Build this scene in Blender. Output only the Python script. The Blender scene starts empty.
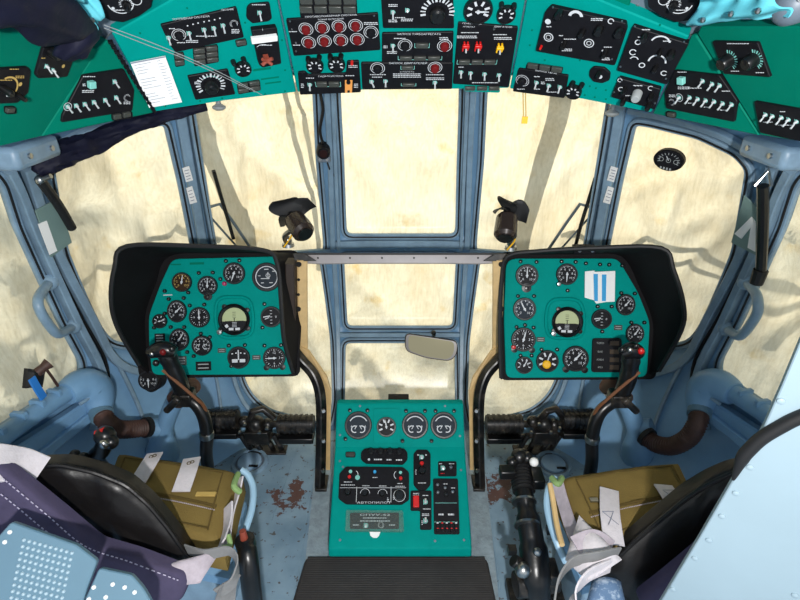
import bpy, math, random
from mathutils import Vector, Matrix, noise
from mathutils.geometry import delaunay_2d_cdt
random.seed(7)
C = bpy.context.scene.collection
SC = bpy.context.scene
V = Vector
# ------------------------------------------------------------------ camera
FOC = 520.0
PITCH = math.radians(28)
CAM = V((0, 0, 1.5))
cam_d = bpy.data.cameras.new('camera')
cam_d.sensor_width = 36
cam_d.lens = 36 * FOC / 800
cam_d.clip_start = 0.02
cam = bpy.data.objects.new('camera', cam_d)
cam.location = CAM
cam.rotation_euler = (math.pi / 2 - PITCH, 0, 0)
C.objects.link(cam)
SC.camera = cam
# ------------------------------------------------------------------ world, sun, flash, exposure
w = bpy.data.worlds.new('world')
SC.world = w
w.use_nodes = True
bg = w.node_tree.nodes['Background']
bg.inputs['Color'].default_value = (0.86, 0.93, 1.0, 1)
bg.inputs['Strength'].default_value = 0.9
sd = bpy.data.lights.new('sun', 'SUN')
sd.energy = 9.0
sd.angle = math.radians(1.5)
sd.color = (1.0, 0.95, 0.85)
sun = bpy.data.objects.new('sun', sd)
sun.rotation_euler = (math.radians(-52), math.radians(8), 0)
C.objects.link(sun)
fd = bpy.data.lights.new('camera_flash', 'AREA')
fd.energy = 34.0
fd.shape = 'DISK'
fd.size = 0.07
fd.color = (1.0, 0.98, 0.96)
fl = bpy.data.objects.new('camera_flash', fd)
fl.location = (0.11, -0.48, 1.55)
fl.rotation_euler = (math.radians(90 - 24), 0, 0)
C.objects.link(fl)
SC.view_settings.view_transform = 'Standard'
SC.view_settings.look = 'None'
SC.view_settings.gamma = 1
SC.view_settings.use_curve_mapping = False
SC.view_settings.exposure = 0.0

# ------------------------------------------------------------------ pixel rays
CF = V((0, math.cos(PITCH), -math.sin(PITCH)))
CU = V((0, math.sin(PITCH), math.cos(PITCH)))
CR = V((1, 0, 0))
def ray(px, py):
    return CF + CR * ((px - 400) / FOC) + CU * ((300 - py) / FOC)
def at_y(px, py, y):
    d = ray(px, py); return CAM + d * (y / d.y)
def at_z(px, py, z):
    d = ray(px, py); return CAM + d * ((z - CAM.z) / d.z)
def depth(p):
    return (p - CAM).dot(CF)
def mpp(p):
    return depth(p) / FOC
# nose shell (rounded nose, straight sides further back)
SA, SB, SCU, SCL, SY0, SZ0, SN = 1.08, 1.15, 1.05, 0.84, 0.8, 0.6, 2.6
def shell_f(p, s=1.0):
    dx = abs(p.x) / (SA * s)
    dy = max(0.0, p.y - SY0) / (SB * s)
    dz = p.z - SZ0
    dz = dz / (SCU * s) if dz > 0 else -dz / (SCL * s)
    return dx ** SN + dy ** SN + dz ** SN - 1
def on_shell(px, py, s=1.0):
    d = ray(px, py)
    lo, hi = 0.0, 6.0
    for _ in range(44):
        mid = (lo + hi) / 2
        if shell_f(CAM + d * mid, s) < 0: lo = mid
        else: hi = mid
    return CAM + d * lo
def shell_n(p, s=1.0):
    e = 1e-4; f0 = shell_f(p, s)
    g = V((shell_f(p + V((e, 0, 0)), s) - f0, shell_f(p + V((0, e, 0)), s) - f0, shell_f(p + V((0, 0, e)), s) - f0))
    return -g.normalized()          # into the cabin
class Plane:
    """o origin, u right, v up, n towards the viewer"""
    def __init__(self, o, n, up=None, u=None):
        self.o = V(o); self.n = V(n).normalized()
        if u is None: u = V(up or (0, 0, 1)).cross(self.n)
        u = V(u); u = (u - self.n * u.dot(self.n)).normalized()
        self.u = u; self.v = self.n.cross(u)
        self.M = Matrix(((self.u.x, self.v.x, self.n.x, self.o.x), (self.u.y, self.v.y, self.n.y, self.o.y),
                         (self.u.z, self.v.z, self.n.z, self.o.z), (0, 0, 0, 1)))
        self.Mi = self.M.inverted()
    def w(self, px, py, h=0.0):
        d = ray(px, py)
        return CAM + d * ((self.o + self.n * h - CAM).dot(self.n) / d.dot(self.n))
    def l(self, px, py, h=0.0):
        return self.Mi @ self.w(px, py, h)
    def poly(self, pts, h=0.0):
        return [self.l(x, y, h).xy for x, y in pts]
    def s(self, px, py, h=0.0):
        return mpp(self.w(px, py, h))
def plane3(p0, p1, p2, origin=None):
    n = (p1 - p0).cross(p2 - p0).normalized()
    if n.dot(CAM - p0) < 0: n = -n
    return Plane(origin or p0, n, u=p1 - p0)
def mir(pts): return [(800 - x,) + tuple(r) for x, *r in pts]

# ------------------------------------------------------------------ materials
def lin(c):
    return tuple(((x / 255) / 12.92 if x / 255 <= 0.04045 else ((x / 255 + 0.055) / 1.055) ** 2.4) for x in c)
MATS = {}
def mat(name, col, rough=0.5, metal=0.0, var=0.0, vscale=8.0, bump=0.0, bscale=60.0, spec=0.5, col2=None, wave=None):
    if name in MATS: return MATS[name]
    m = bpy.data.materials.new(name); m.use_nodes = True
    nt = m.node_tree; N = nt.nodes; L = nt.links
    b = N['Principled BSDF']
    c = lin(col)
    b.inputs['Base Color'].default_value = (*c, 1)
    b.inputs['Roughness'].default_value = rough
    b.inputs['Metallic'].default_value = metal
    b.inputs['Specular IOR Level'].default_value = spec
    tc = N.new('ShaderNodeTexCoord')
    if var > 0 or col2:
        n = N.new('ShaderNodeTexNoise'); n.inputs['Scale'].default_value = vscale; n.inputs['Detail'].default_value = 6
        n.inputs['Roughness'].default_value = 0.65
        L.new(tc.outputs['Object'], n.inputs['Vector'])
        r = N.new('ShaderNodeValToRGB')
        if col2:
            c2 = lin(col2)
            r.color_ramp.elements[0].position = 0.5; r.color_ramp.elements[1].position = 0.68
            r.color_ramp.elements[0].color = (*c, 1); r.color_ramp.elements[1].color = (*c2, 1)
        else:
            r.color_ramp.elements[0].position = 0.3; r.color_ramp.elements[1].position = 0.7
            r.color_ramp.elements[0].color = (*[x * (1 - var) for x in c], 1)
            r.color_ramp.elements[1].color = (*[min(1, x * (1 + var)) for x in c], 1)
        L.new(n.outputs['Fac'], r.inputs['Fac']); L.new(r.outputs['Color'], b.inputs['Base Color'])
    if bump > 0 or wave:
        bp = N.new('ShaderNodeBump'); bp.inputs['Strength'].default_value = bump if bump else wave[1]
        bp.inputs['Distance'].default_value = 0.004
        if wave:
            t = N.new('ShaderNodeTexWave'); t.inputs['Scale'].default_value = wave[0]; t.bands_direction = wave[2]
            L.new(tc.outputs['Object'], t.inputs['Vector']); L.new(t.outputs['Fac'], bp.inputs['Height'])
        else:
            t = N.new('ShaderNodeTexNoise'); t.inputs['Scale'].default_value = bscale; t.inputs['Detail'].default_value = 4
            L.new(tc.outputs['Object'], t.inputs['Vector']); L.new(t.outputs['Fac'], bp.inputs['Height'])
        L.new(bp.outputs['Normal'], b.inputs['Normal'])
    MATS[name] = m
    return m
M_BLUE = mat('blue_grey_paint', (112, 152, 186), 0.42, var=0.14, vscale=5, bump=0.12, bscale=30)
M_BLUED = mat('blue_frame_paint', (122, 148, 168), 0.42, var=0.22, vscale=12, bump=0.15, bscale=40)
M_LBLUE = mat('pale_blue_paint', (94, 126, 144), 0.4, var=0.06, vscale=5)
M_DOOR = mat('door_paint', (142, 163, 174), 0.45, var=0.05, vscale=3)
M_GREEN = mat('turquoise_panel_paint', (0, 136, 127), 0.62, var=0.07, vscale=14, bump=0.05, bscale=200, spec=0.04)
M_GREEN2 = mat('deep_turquoise_paint', (0, 108, 88), 0.62, spec=0.05, var=0.08, vscale=10, bump=0.05, bscale=200)
M_BLACK = mat('black_panel_paint', (19, 19, 23), 0.5, spec=0.15, var=0.25, vscale=30)
M_HOOD = mat('matt_black_hood', (17, 16, 18), 0.75, spec=0.2, var=0.25, vscale=12, bump=0.1)
M_HOODB = mat('brown_black_hood', (52, 42, 36), 0.6, var=0.25, vscale=20)
M_BLKGL = mat('worn_gloss_black', (18, 18, 19), 0.3, var=0.3, vscale=25, bump=0.1, bscale=60)
M_CHIP = mat('chipped_black_paint', (20, 19, 18), 0.35, col2=(62, 56, 50), vscale=26, bump=0.1)
M_DIAL = mat('dial_black', (20, 21, 25), 0.5, spec=0.15)
M_DIALBR = mat('dial_brown', (50, 34, 20), 0.55, spec=0.12)
M_DIALGR = mat('dial_slate', (40, 48, 56), 0.55, spec=0.12)
M_WHITE = mat('white_marking', (196, 200, 204), 0.5)
M_TEAL = mat('pale_teal_marking', (120, 190, 180), 0.5)
M_AMBER = mat('amber_marking', (190, 160, 90), 0.5)
M_GREYM = mat('grey_marking', (150, 155, 155), 0.5)
M_RED = mat('red_plastic', (196, 24, 22), 0.35)
M_DRED = mat('dark_red_lens', (104, 22, 24), 0.4, spec=0.2)
M_BROWNR = mat('brown_red_handle', (140, 66, 50), 0.4)
M_YEL = mat('yellow_plastic', (232, 176, 16), 0.4)
M_ORANGE = mat('orange_tag', (222, 150, 76), 0.5)
M_WIN = mat('annunciator_grey', (62, 64, 60), 0.3, var=0.1)
M_PAPER = mat('white_paper', (232, 232, 230), 0.7, var=0.03)
M_PRINT = mat('grey_print', (130, 135, 150), 0.7)
M_BSTR = mat('blue_stripe', (40, 150, 205), 0.6)
M_STEEL = mat('steel', (170, 172, 172), 0.28, metal=1.0)
M_LEVER = mat('silver_lever', (216, 220, 222), 0.3, metal=0.4)
M_OLIVE = mat('olive_canvas', (120, 101, 55), 0.85, var=0.12, vscale=7, bump=0.35, bscale=300, spec=0.2)
M_OLIVED = mat('olive_seam', (92, 76, 40), 0.85, spec=0.2)
M_STRAP = mat('white_webbing', (206, 200, 204), 0.85, var=0.08, vscale=60, bump=0.3, bscale=250, spec=0.2)
M_STRAPP = mat('pale_harness', (178, 168, 176), 0.85, var=0.2, vscale=30, bump=0.4, bscale=80, spec=0.2)
M_STRAPG = mat('grey_webbing', (128, 128, 128), 0.85, var=0.12, vscale=30, bump=0.3, bscale=200, spec=0.2)
M_LEATH = mat('black_leather', (22, 20, 20), 0.36, var=0.35, vscale=9, bump=0.9, bscale=16, spec=0.4)
M_PURP = mat('purple_grey_cloth', (74, 68, 92), 0.85, var=0.14, vscale=20, bump=0.3, bscale=60, spec=0.2)
M_STITCH = mat('pale_stitching', (176, 168, 190), 0.8)
M_NAVY = mat('navy_curtain_cloth', (20, 21, 40), 0.6, spec=0.2, var=0.3, vscale=14, bump=0.5, bscale=40)
M_CYAN = mat('cyan_cloth', (96, 186, 200), 0.85, var=0.08, vscale=15, bump=0.5, bscale=14, spec=0.2)
M_HOSE = mat('brown_hose', (70, 46, 38), 0.6, var=0.3, vscale=40)
M_CREAM = mat('cream_reflect_gold', (206, 174, 122), 0.4, var=0.15, vscale=18)  # golden tone of reflected light is put into this base colour
M_BEAM = mat('pale_beam', (146, 140, 140), 0.4, var=0.1, vscale=14)
M_GREYP = mat('grey_bracket_paint', (96, 108, 120), 0.45, var=0.1)
M_RUB = mat('black_rubber', (16, 16, 18), 0.6)
M_MAT = mat('ribbed_rubber', (44, 42, 42), 0.7, var=0.2, vscale=30)
M_PLATE = mat('grey_green_plate', (110, 134, 130), 0.5, var=0.08)
M_BRONZE = mat('dark_bronze', (70, 56, 42), 0.35, metal=0.4)
M_BSTRAP = mat('blue_strap', (40, 120, 200), 0.6)
M_TINT = mat('pale_green_horizon', (168, 178, 132), 0.4)
M_MIRROR = mat('mirror_glass', (165, 155, 125), 0.04, metal=1.0)  # khaki tint puts the tan reflection into the glass colour
M_HOLE = mat('dark_hole', (12, 11, 10), 0.9)
M_GREENCORD = mat('green_cord', (130, 160, 100), 0.7)

def glass_mat():
    m = bpy.data.materials.new('window_glass'); m.use_nodes = True
    nt = m.node_tree; N = nt.nodes; L = nt.links
    N.remove(N['Principled BSDF'])
    t = N.new('ShaderNodeBsdfTransparent'); t.inputs['Color'].default_value = (0.97, 0.985, 0.97, 1)
    g = N.new('ShaderNodeBsdfGlossy'); g.inputs['Roughness'].default_value = 0.22
    lw = N.new('ShaderNodeLayerWeight'); lw.inputs['Blend'].default_value = 0.5
    pw = N.new('ShaderNodeMath'); pw.operation = 'POWER'; pw.inputs[1].default_value = 5
    L.new(lw.outputs['Facing'], pw.inputs[0])
    fr = N.new('ShaderNodeMath'); fr.operation = 'MULTIPLY_ADD'; fr.inputs[1].default_value = 0.5; fr.inputs[2].default_value = 0.006
    L.new(pw.outputs[0], fr.inputs[0])
    mx = N.new('ShaderNodeMixShader')
    L.new(fr.outputs[0], mx.inputs[0]); L.new(t.outputs[0], mx.inputs[1]); L.new(g.outputs[0], mx.inputs[2])
    L.new(mx.outputs[0], N['Material Output'].inputs['Surface'])
    return m
M_GLASS = glass_mat()
def clear_mat():
    m = bpy.data.materials.new('clear_plastic'); m.use_nodes = True
    nt = m.node_tree; N = nt.nodes; L = nt.links
    N.remove(N['Principled BSDF'])
    t = N.new('ShaderNodeBsdfTransparent'); t.inputs['Color'].default_value = (0.9, 0.95, 0.93, 1)
    g = N.new('ShaderNodeBsdfPrincipled'); g.inputs['Base Color'].default_value = (0.5, 0.6, 0.55, 1); g.inputs['Roughness'].default_value = 0.15
    mx = N.new('ShaderNodeMixShader'); mx.inputs[0].default_value = 0.10
    L.new(t.outputs[0], mx.inputs[1]); L.new(g.outputs[0], mx.inputs[2])
    L.new(mx.outputs[0], N['Material Output'].inputs['Surface'])
    return m
M_CLEAR = clear_mat()
M_DIMPLE = mat('light_blue_dimple', (160, 184, 196), .4)  # raised dimples, lighter blue than their plate
def tarp_mat():
    m = bpy.data.materials.new('cream_tarpaulin'); m.use_nodes = True
    nt = m.node_tree; N = nt.nodes; L = nt.links
    N.remove(N['Principled BSDF'])
    tc = N.new('ShaderNodeTexCoord')
    n1 = N.new('ShaderNodeTexNoise'); n1.inputs['Scale'].default_value = 3.0; n1.inputs['Detail'].default_value = 8; n1.inputs['Roughness'].default_value = 0.7
    r1 = N.new('ShaderNodeValToRGB')
    r1.color_ramp.elements[0].position = 0.32; r1.color_ramp.elements[0].color = (0.83, 0.70, 0.49, 1)
    r1.color_ramp.elements[1].position = 0.6; r1.color_ramp.elements[1].color = (0.93, 0.86, 0.70, 1)
    n2 = N.new('ShaderNodeTexNoise'); n2.inputs['Scale'].default_value = 9.0; n2.inputs['Detail'].default_value = 10
    r2 = N.new('ShaderNodeValToRGB')
    r2.color_ramp.elements[0].position = 0.62; r2.color_ramp.elements[0].color = (1, 1, 1, 1)
    r2.color_ramp.elements[1].position = 0.78; r2.color_ramp.elements[1].color = (0.86, 0.70, 0.42, 1)
    mp = N.new('ShaderNodeMapping'); mp.inputs['Scale'].default_value = (40, 40, 6)
    n3 = N.new('ShaderNodeTexNoise'); n3.inputs['Scale'].default_value = 3; n3.inputs['Detail'].default_value = 3
    r3 = N.new('ShaderNodeValToRGB')
    r3.color_ramp.elements[0].position = 0.3; r3.color_ramp.elements[0].color = (0.88, 0.87, 0.84, 1)
    r3.color_ramp.elements[1].position = 0.6; r3.color_ramp.elements[1].color = (1, 1, 1, 1)
    L.new(tc.outputs['Object'], n1.inputs['Vector']); L.new(tc.outputs['Object'], n2.inputs['Vector'])
    L.new(tc.outputs['Object'], mp.inputs['Vector']); L.new(mp.outputs[0], n3.inputs['Vector'])
    L.new(n1.outputs['Fac'], r1.inputs['Fac']); L.new(n2.outputs['Fac'], r2.inputs['Fac']); L.new(n3.outputs['Fac'], r3.inputs['Fac'])
    a = N.new('ShaderNodeMixRGB'); a.blend_type = 'MULTIPLY'; a.inputs[0].default_value = 1
    b = N.new('ShaderNodeMixRGB'); b.blend_type = 'MULTIPLY'; b.inputs[0].default_value = 1
    L.new(r1.outputs[0], a.inputs[1]); L.new(r2.outputs[0], a.inputs[2])
    L.new(a.outputs[0], b.inputs[1]); L.new(r3.outputs[0], b.inputs[2])
    t = N.new('ShaderNodeBsdfTranslucent'); tint = N.new('ShaderNodeMixRGB'); tint.blend_type = 'MULTIPLY'; tint.inputs[0].default_value = 1; tint.inputs[2].default_value = (0.61, 0.60, 0.58, 1); d = N.new('ShaderNodeBsdfDiffuse')
    L.new(b.outputs[0], tint.inputs[1]); L.new(tint.outputs[0], t.inputs['Color']); L.new(b.outputs[0], d.inputs['Color'])
    bp = N.new('ShaderNodeBump'); bp.inputs['Strength'].default_value = 0.7; bp.inputs['Distance'].default_value = 0.01
    n4 = N.new('ShaderNodeTexNoise'); n4.inputs['Scale'].default_value = 14; n4.inputs['Detail'].default_value = 5
    L.new(tc.outputs['Object'], n4.inputs['Vector']); L.new(n4.outputs['Fac'], bp.inputs['Height'])
    prev = bp
    for rot, sc, dist in (((0.4, 0.5, 0.6), (9, 9, 1.6), 0.05), ((-0.3, -0.6, -0.5), (7, 8, 1.3), 0.04)):
        m5 = N.new('ShaderNodeMapping'); m5.inputs['Scale'].default_value = sc; m5.inputs['Rotation'].default_value = rot
        n5 = N.new('ShaderNodeTexNoise'); n5.inputs['Scale'].default_value = 1.0; n5.inputs['Detail'].default_value = 3
        try: n5.noise_type = 'RIDGED_MULTIFRACTAL'
        except Exception: pass
        b5 = N.new('ShaderNodeBump'); b5.inputs['Strength'].default_value = 0.35; b5.inputs['Distance'].default_value = dist
        L.new(tc.outputs['Object'], m5.inputs['Vector']); L.new(m5.outputs[0], n5.inputs['Vector']); L.new(n5.outputs['Fac'], b5.inputs['Height'])
        L.new(prev.outputs[0], b5.inputs['Normal']); prev = b5
    bp = prev
    L.new(bp.outputs[0], t.inputs['Normal']); L.new(bp.outputs[0], d.inputs['Normal'])
    mx = N.new('ShaderNodeMixShader'); mx.inputs[0].default_value = 0.4
    L.new(t.outputs[0], mx.inputs[1]); L.new(d.outputs[0], mx.inputs[2])
    L.new(mx.outputs[0], N['Material Output'].inputs['Surface'])
    return m
M_TARP = tarp_mat()
def floor_mat():
    m = mat('worn_blue_floor', (134, 160, 178), 0.5)
    nt = m.node_tree; N = nt.nodes; L = nt.links; b = N['Principled BSDF']
    tc = N.new('ShaderNodeTexCoord')
    n1 = N.new('ShaderNodeTexNoise'); n1.inputs['Scale'].default_value = 7; n1.inputs['Detail'].default_value = 8
    r1 = N.new('ShaderNodeValToRGB')
    r1.color_ramp.elements[0].position = 0.35; r1.color_ramp.elements[0].color = (*lin((108, 136, 156)), 1)
    r1.color_ramp.elements[1].position = 0.68; r1.color_ramp.elements[1].color = (*lin((138, 164, 182)), 1)
    L.new(tc.outputs['Object'], n1.inputs['Vector']); L.new(n1.outputs['Fac'], r1.inputs['Fac'])
    n2 = N.new('ShaderNodeTexNoise'); n2.inputs['Scale'].default_value = 46; n2.inputs['Detail'].default_value = 6
    r2 = N.new('ShaderNodeValToRGB')
    r2.color_ramp.elements[0].position = 0.62; r2.color_ramp.elements[0].color = (0, 0, 0, 1)
    r2.color_ramp.elements[1].position = 0.66; r2.color_ramp.elements[1].color = (1, 1, 1, 1)
    L.new(tc.outputs['Object'], n2.inputs['Vector']); L.new(n2.outputs['Fac'], r2.inputs['Fac'])
    mx = N.new('ShaderNodeMixRGB'); mx.inputs[2].default_value = (*lin((84, 84, 86)), 1)
    L.new(r2.outputs[0], mx.inputs[0]); L.new(r1.outputs[0], mx.inputs[1])
    last = mx.outputs[0]
    n3 = N.new('ShaderNodeTexNoise'); n3.inputs['Scale'].default_value = 20; n3.inputs['Detail'].default_value = 8; n3.inputs['Roughness'].default_value = 0.7
    L.new(tc.outputs['Object'], n3.inputs['Vector'])
    for px, py, rad, th in ((287, 495, 0.13, 0.49), (498, 487, 0.13, 0.48), (517, 496, 0.10, 0.47)):
        c = at_z(px, py, 0)
        d = N.new('ShaderNodeVectorMath'); d.operation = 'DISTANCE'; d.inputs[1].default_value = c
        L.new(tc.outputs['Object'], d.inputs[0])
        dv = N.new('ShaderNodeMath'); dv.operation = 'DIVIDE'; dv.inputs[1].default_value = rad
        L.new(d.outputs['Value'], dv.inputs[0])
        p = N.new('ShaderNodeMath'); p.operation = 'POWER'; p.inputs[1].default_value = 3
        L.new(dv.outputs[0], p.inputs[0])
        ml = N.new('ShaderNodeMath'); ml.operation = 'MULTIPLY'; ml.inputs[1].default_value = 0.3
        L.new(p.outputs[0], ml.inputs[0])
        sb = N.new('ShaderNodeMath'); sb.operation = 'SUBTRACT'
        L.new(n3.outputs['Fac'], sb.inputs[0]); L.new(ml.outputs[0], sb.inputs[1])
        gt = N.new('ShaderNodeMath'); gt.operation = 'GREATER_THAN'; gt.inputs[1].default_value = th
        L.new(sb.outputs[0], gt.inputs[0])
        k = N.new('ShaderNodeMixRGB'); k.inputs[2].default_value = (*lin((88, 62, 58)), 1)
        L.new(gt.outputs[0], k.inputs[0]); L.new(last, k.inputs[1]); last = k.outputs[0]
    L.new(last, b.inputs['Base Color'])
    ck = N.new('ShaderNodeTexVoronoi'); ck.inputs['Scale'].default_value = 70
    bp = N.new('ShaderNodeBump'); bp.inputs['Strength'].default_value = 0.25; bp.inputs['Distance'].default_value = 0.003
    L.new(tc.outputs['Object'], ck.inputs['Vector']); L.new(ck.outputs['Distance'], bp.inputs['Height']); L.new(bp.outputs[0], b.inputs['Normal'])
    return m
M_FLOOR = floor_mat()
M_TREAD = mat('grey_tread_plate', (140, 156, 166), 0.5, var=0.25, vscale=30, bump=0.8, bscale=120)

# ------------------------------------------------------------------ mesh building
TXT = {}
def text_geo(s):
    if s not in TXT:
        cu = bpy.data.curves.new('t', 'FONT'); cu.body = s; cu.size = 1.0; cu.align_x = 'CENTER'; cu.align_y = 'CENTER'
        cu.resolution_u = 2
        ob = bpy.data.objects.new('t', cu); C.objects.link(ob)
        dg = bpy.context.evaluated_depsgraph_get(); dg.update()
        me = bpy.data.meshes.new_from_object(ob.evaluated_get(dg))
        TXT[s] = ([v.co.copy() for v in me.vertices], [list(p.vertices) for p in me.polygons])
        bpy.data.objects.remove(ob); bpy.data.curves.remove(cu); bpy.data.meshes.remove(me)
    return TXT[s]
class B:
    def __init__(s): s.v = []; s.f = []; s.m = []; s.k = 0
    def add(s, vs, fs, M=None):
        o = len(s.v)
        s.v += [(M @ V(v)) if M is not None else V(v) for v in vs]
        s.f += [[i + o for i in f] for f in fs]; s.m += [s.k] * len(fs)
        return s
    def mat(s, k): s.k = k; return s
    def box(s, c, d, M=None):
        c = V(c); x, y, z = [q / 2 for q in d]
        vs = [c + V((a * x, b * y, e * z)) for e in (-1, 1) for a, b in ((-1, -1), (1, -1), (1, 1), (-1, 1))]
        return s.add(vs, [[3, 2, 1, 0], [4, 5, 6, 7], [0, 1, 5, 4], [1, 2, 6, 5], [2, 3, 7, 6], [3, 0, 4, 7]], M)
    def prism(s, poly, h0, h1, M=None, top=None, bev=0.0):
        n = len(poly)
        ar = sum(poly[i][0] * poly[(i + 1) % n][1] - poly[(i + 1) % n][0] * poly[i][1] for i in range(n))
        if ar < 0: poly = list(reversed(poly)); top = list(reversed(top)) if top else None
        top = top or poly
        if bev:
            cx = sum(p[0] for p in top) / n; cy = sum(p[1] for p in top) / n
            ins = []
            for i in range(n):
                a = V(top[i - 1][:2]); b = V(top[i][:2]); c = V(top[(i + 1) % n][:2])
                d1 = (b - a).normalized(); d2 = (c - b).normalized()
                nn = (V((-d1.y, d1.x)) + V((-d2.y, d2.x)))
                if nn.length < 1e-6: nn = V((-d1.y, d1.x))
                ins.append(b + nn.normalized() * bev)
            rings = [[(p[0], p[1], h0) for p in poly], [(p[0], p[1], h1 - bev) for p in top], [(p[0], p[1], h1) for p in ins]]
        else:
            rings = [[(p[0], p[1], h0) for p in poly], [(p[0], p[1], h1) for p in top]]
        vs = [q for r in rings for q in r]
        fs = [list(range(n - 1, -1, -1)), list(range((len(rings) - 1) * n, len(rings) * n))]
        for k in range(len(rings) - 1):
            for i in range(n):
                j = (i + 1) % n
                fs.append([k * n + i, k * n + j, (k + 1) * n + j, (k + 1) * n + i])
        return s.add(vs, fs, M)
    def lathe(s, prof, M=None, seg=28, sx=1.0, sy=1.0):
        vs = []; fs = []
        for r, h in prof:
            for i in range(seg):
                a = 2 * math.pi * i / seg
                vs.append((r * sx * math.cos(a), r * sy * math.sin(a), h))
        for k in range(len(prof) - 1):
            for i in range(seg):
                j = (i + 1) % seg
                fs.append([k * seg + i, k * seg + j, (k + 1) * seg + j, (k + 1) * seg + i])
        if prof[0][0] > 1e-6: fs.append(list(range(seg - 1, -1, -1)))
        if prof[-1][0] > 1e-6: fs.append(list(range((len(prof) - 1) * seg, len(prof) * seg)))
        return s.add(vs, fs, M)
    def cyl(s, p0, p1, r0, r1=None, seg=16):
        return s.tube([V(p0), V(p1)], [r0, r0 if r1 is None else r1], seg)
    def tube(s, pts, r, seg=12, closed=False, flat=1.0):
        pts = [V(p) for p in pts]; n = len(pts)
        rs = r if isinstance(r, (list, tuple)) else [r] * n
        up = None; rings = []
        for i in range(n):
            if closed: t = pts[(i + 1) % n] - pts[i - 1]
            else: t = pts[min(i + 1, n - 1)] - pts[max(i - 1, 0)]
            t.normalize()
            if up is None:
                up = V((0, 0, 1)) if abs(t.z) < 0.9 else V((0, 1, 0))
            side = t.cross(up)
            if side.length < 1e-6: side = t.cross(V((1, 0, 0)))
            side.normalize(); up = side.cross(t).normalized()
            rings.append([pts[i] + (side * math.cos(2 * math.pi * j / seg) + up * flat * math.sin(2 * math.pi * j / seg)) * rs[i] for j in range(seg)])
        vs = [q for q2 in rings for q in q2]; fs = []
        for k in range(n if closed else n - 1):
            a = k * seg; b = ((k + 1) % n) * seg
            for i in range(seg):
                j = (i + 1) % seg
                fs.append([a + j, a + i, b + i, b + j])
        if not closed:
            fs.append(list(range(seg))); fs.append(list(range(n * seg - 1, (n - 1) * seg - 1, -1)))
        return s.add(vs, fs)
    def bar(s, pts, nrm, wd, ht, closed=False, off=0.0):
        """rectangular section swept along pts; nrm = direction of height; side offset off"""
        pts = [V(p) for p in pts]; n = len(pts); rings = []
        ws = wd if isinstance(wd, (list, tuple)) else [wd] * n
        for i in range(n):
            if closed: t = pts[(i + 1) % n] - pts[i - 1]
            else: t = pts[min(i + 1, n - 1)] - pts[max(i - 1, 0)]
            t.normalize()
            nn = V(nrm[i] if isinstance(nrm, list) else nrm)
            nn = (nn - t * nn.dot(t)).normalized()
            sd = t.cross(nn); p = pts[i] + sd * off; a = ws[i] / 2; e = min(a, ht) * 0.25
            rings.append([p - sd * a, p - sd * a + nn * (ht - e), p - sd * (a - e) + nn * ht, p + sd * (a - e) + nn * ht, p + sd * a + nn * (ht - e), p + sd * a])
        vs = [q for r in rings for q in r]; fs = []; m = 6
        for k in range(n if closed else n - 1):
            a = k * m; b = ((k + 1) % n) * m
            for i in range(m):
                j = (i + 1) % m
                fs.append([a + j, a + i, b + i, b + j])
        if not closed:
            fs.append(list(range(m))); fs.append(list(range(n * m - 1, (n - 1) * m - 1, -1)))
        return s.add(vs, fs)
    def text(s, t, x, y, size, h, M=None, rot=0.0, wid=None):
        vs, fs = text_geo(t)
        if not vs: return s
        sx = size
        if wid:
            tw = max(v.x for v in vs) - min(v.x for v in vs)
            sx = wid / tw
        c, q = math.cos(rot), math.sin(rot)
        return s.add([(x + v.x * sx * c - v.y * size * q, y + v.x * sx * q + v.y * size * c, h) for v in vs], fs, M)
    def ring(s, x, y, r0, r1, h, M=None, seg=24, a0=0.0, a1=2 * math.pi, t=0.0006):
        full = abs(a1 - a0) > 6.28
        n = seg if full else seg + 1
        vs = []; fs = []
        for i in range(n):
            a = a0 + (a1 - a0) * i / seg
            vs += [(x + r0 * math.cos(a), y + r0 * math.sin(a), h), (x + r1 * math.cos(a), y + r1 * math.sin(a), h)]
        for i in range(seg):
            j = (i + 1) % n
            fs.append([2 * i, 2 * i + 1, 2 * j + 1, 2 * j])
        return s.add(vs, fs, M)
    def rect(s, x, y, w, h, z, rot=0.0, t=0.0006):
        c, q = math.cos(rot), math.sin(rot)
        P = [(x + a * w / 2 * c - b * h / 2 * q, y + a * w / 2 * q + b * h / 2 * c) for a, b in ((-1, -1), (1, -1), (1, 1), (-1, 1))]
        return s.prism(P, z - t, z)
    def slab(s, c4, th, nrm, puff=0.0, n=12, edge=0.12, wob=0.0):
        """cushion over four corners (counter-clockwise seen from nrm); rounded rim"""
        c4 = [V(p) for p in c4]; nrm = V(nrm).normalized()
        def P(u, v): return (c4[0] * (1 - u) + c4[1] * u) * (1 - v) + (c4[3] * (1 - u) + c4[2] * u) * v
        vs = []; fs = []
        def hgt(u, v):
            eu = min(u, 1 - u) / edge; ev = min(v, 1 - v) / edge
            fu = 1 - (1 - min(1, eu)) ** 2; fv = 1 - (1 - min(1, ev)) ** 2
            q = (1 - (2 * u - 1) ** 2) * (1 - (2 * v - 1) ** 2)
            return th * (0.5 + 0.5 * math.sqrt(max(0, fu * fv))) + puff * q
        for lay in (1, 0):
            for j in range(n + 1):
                for i in range(n + 1):
                    u = i / n; v = j / n; p = P(u, v)
                    if lay: 
                        hh = hgt(u, v)
                        if wob: hh += wob * noise.noise(p * 14)
                        p = p + nrm * hh
                    vs.append(p)
        m = n + 1; o = m * m
        for j in range(n):
            for i in range(n):
                a = j * m + i
                fs.append([a, a + 1, a + m + 1, a + m])
                fs.append([o + a + m, o + a + m + 1, o + a + 1, o + a])
        rim = [i for i in range(m)] + [j * m + n for j in range(1, m)] + [n * m + i for i in range(n - 1, -1, -1)] + [j * m for j in range(n - 1, 0, -1)]
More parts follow.
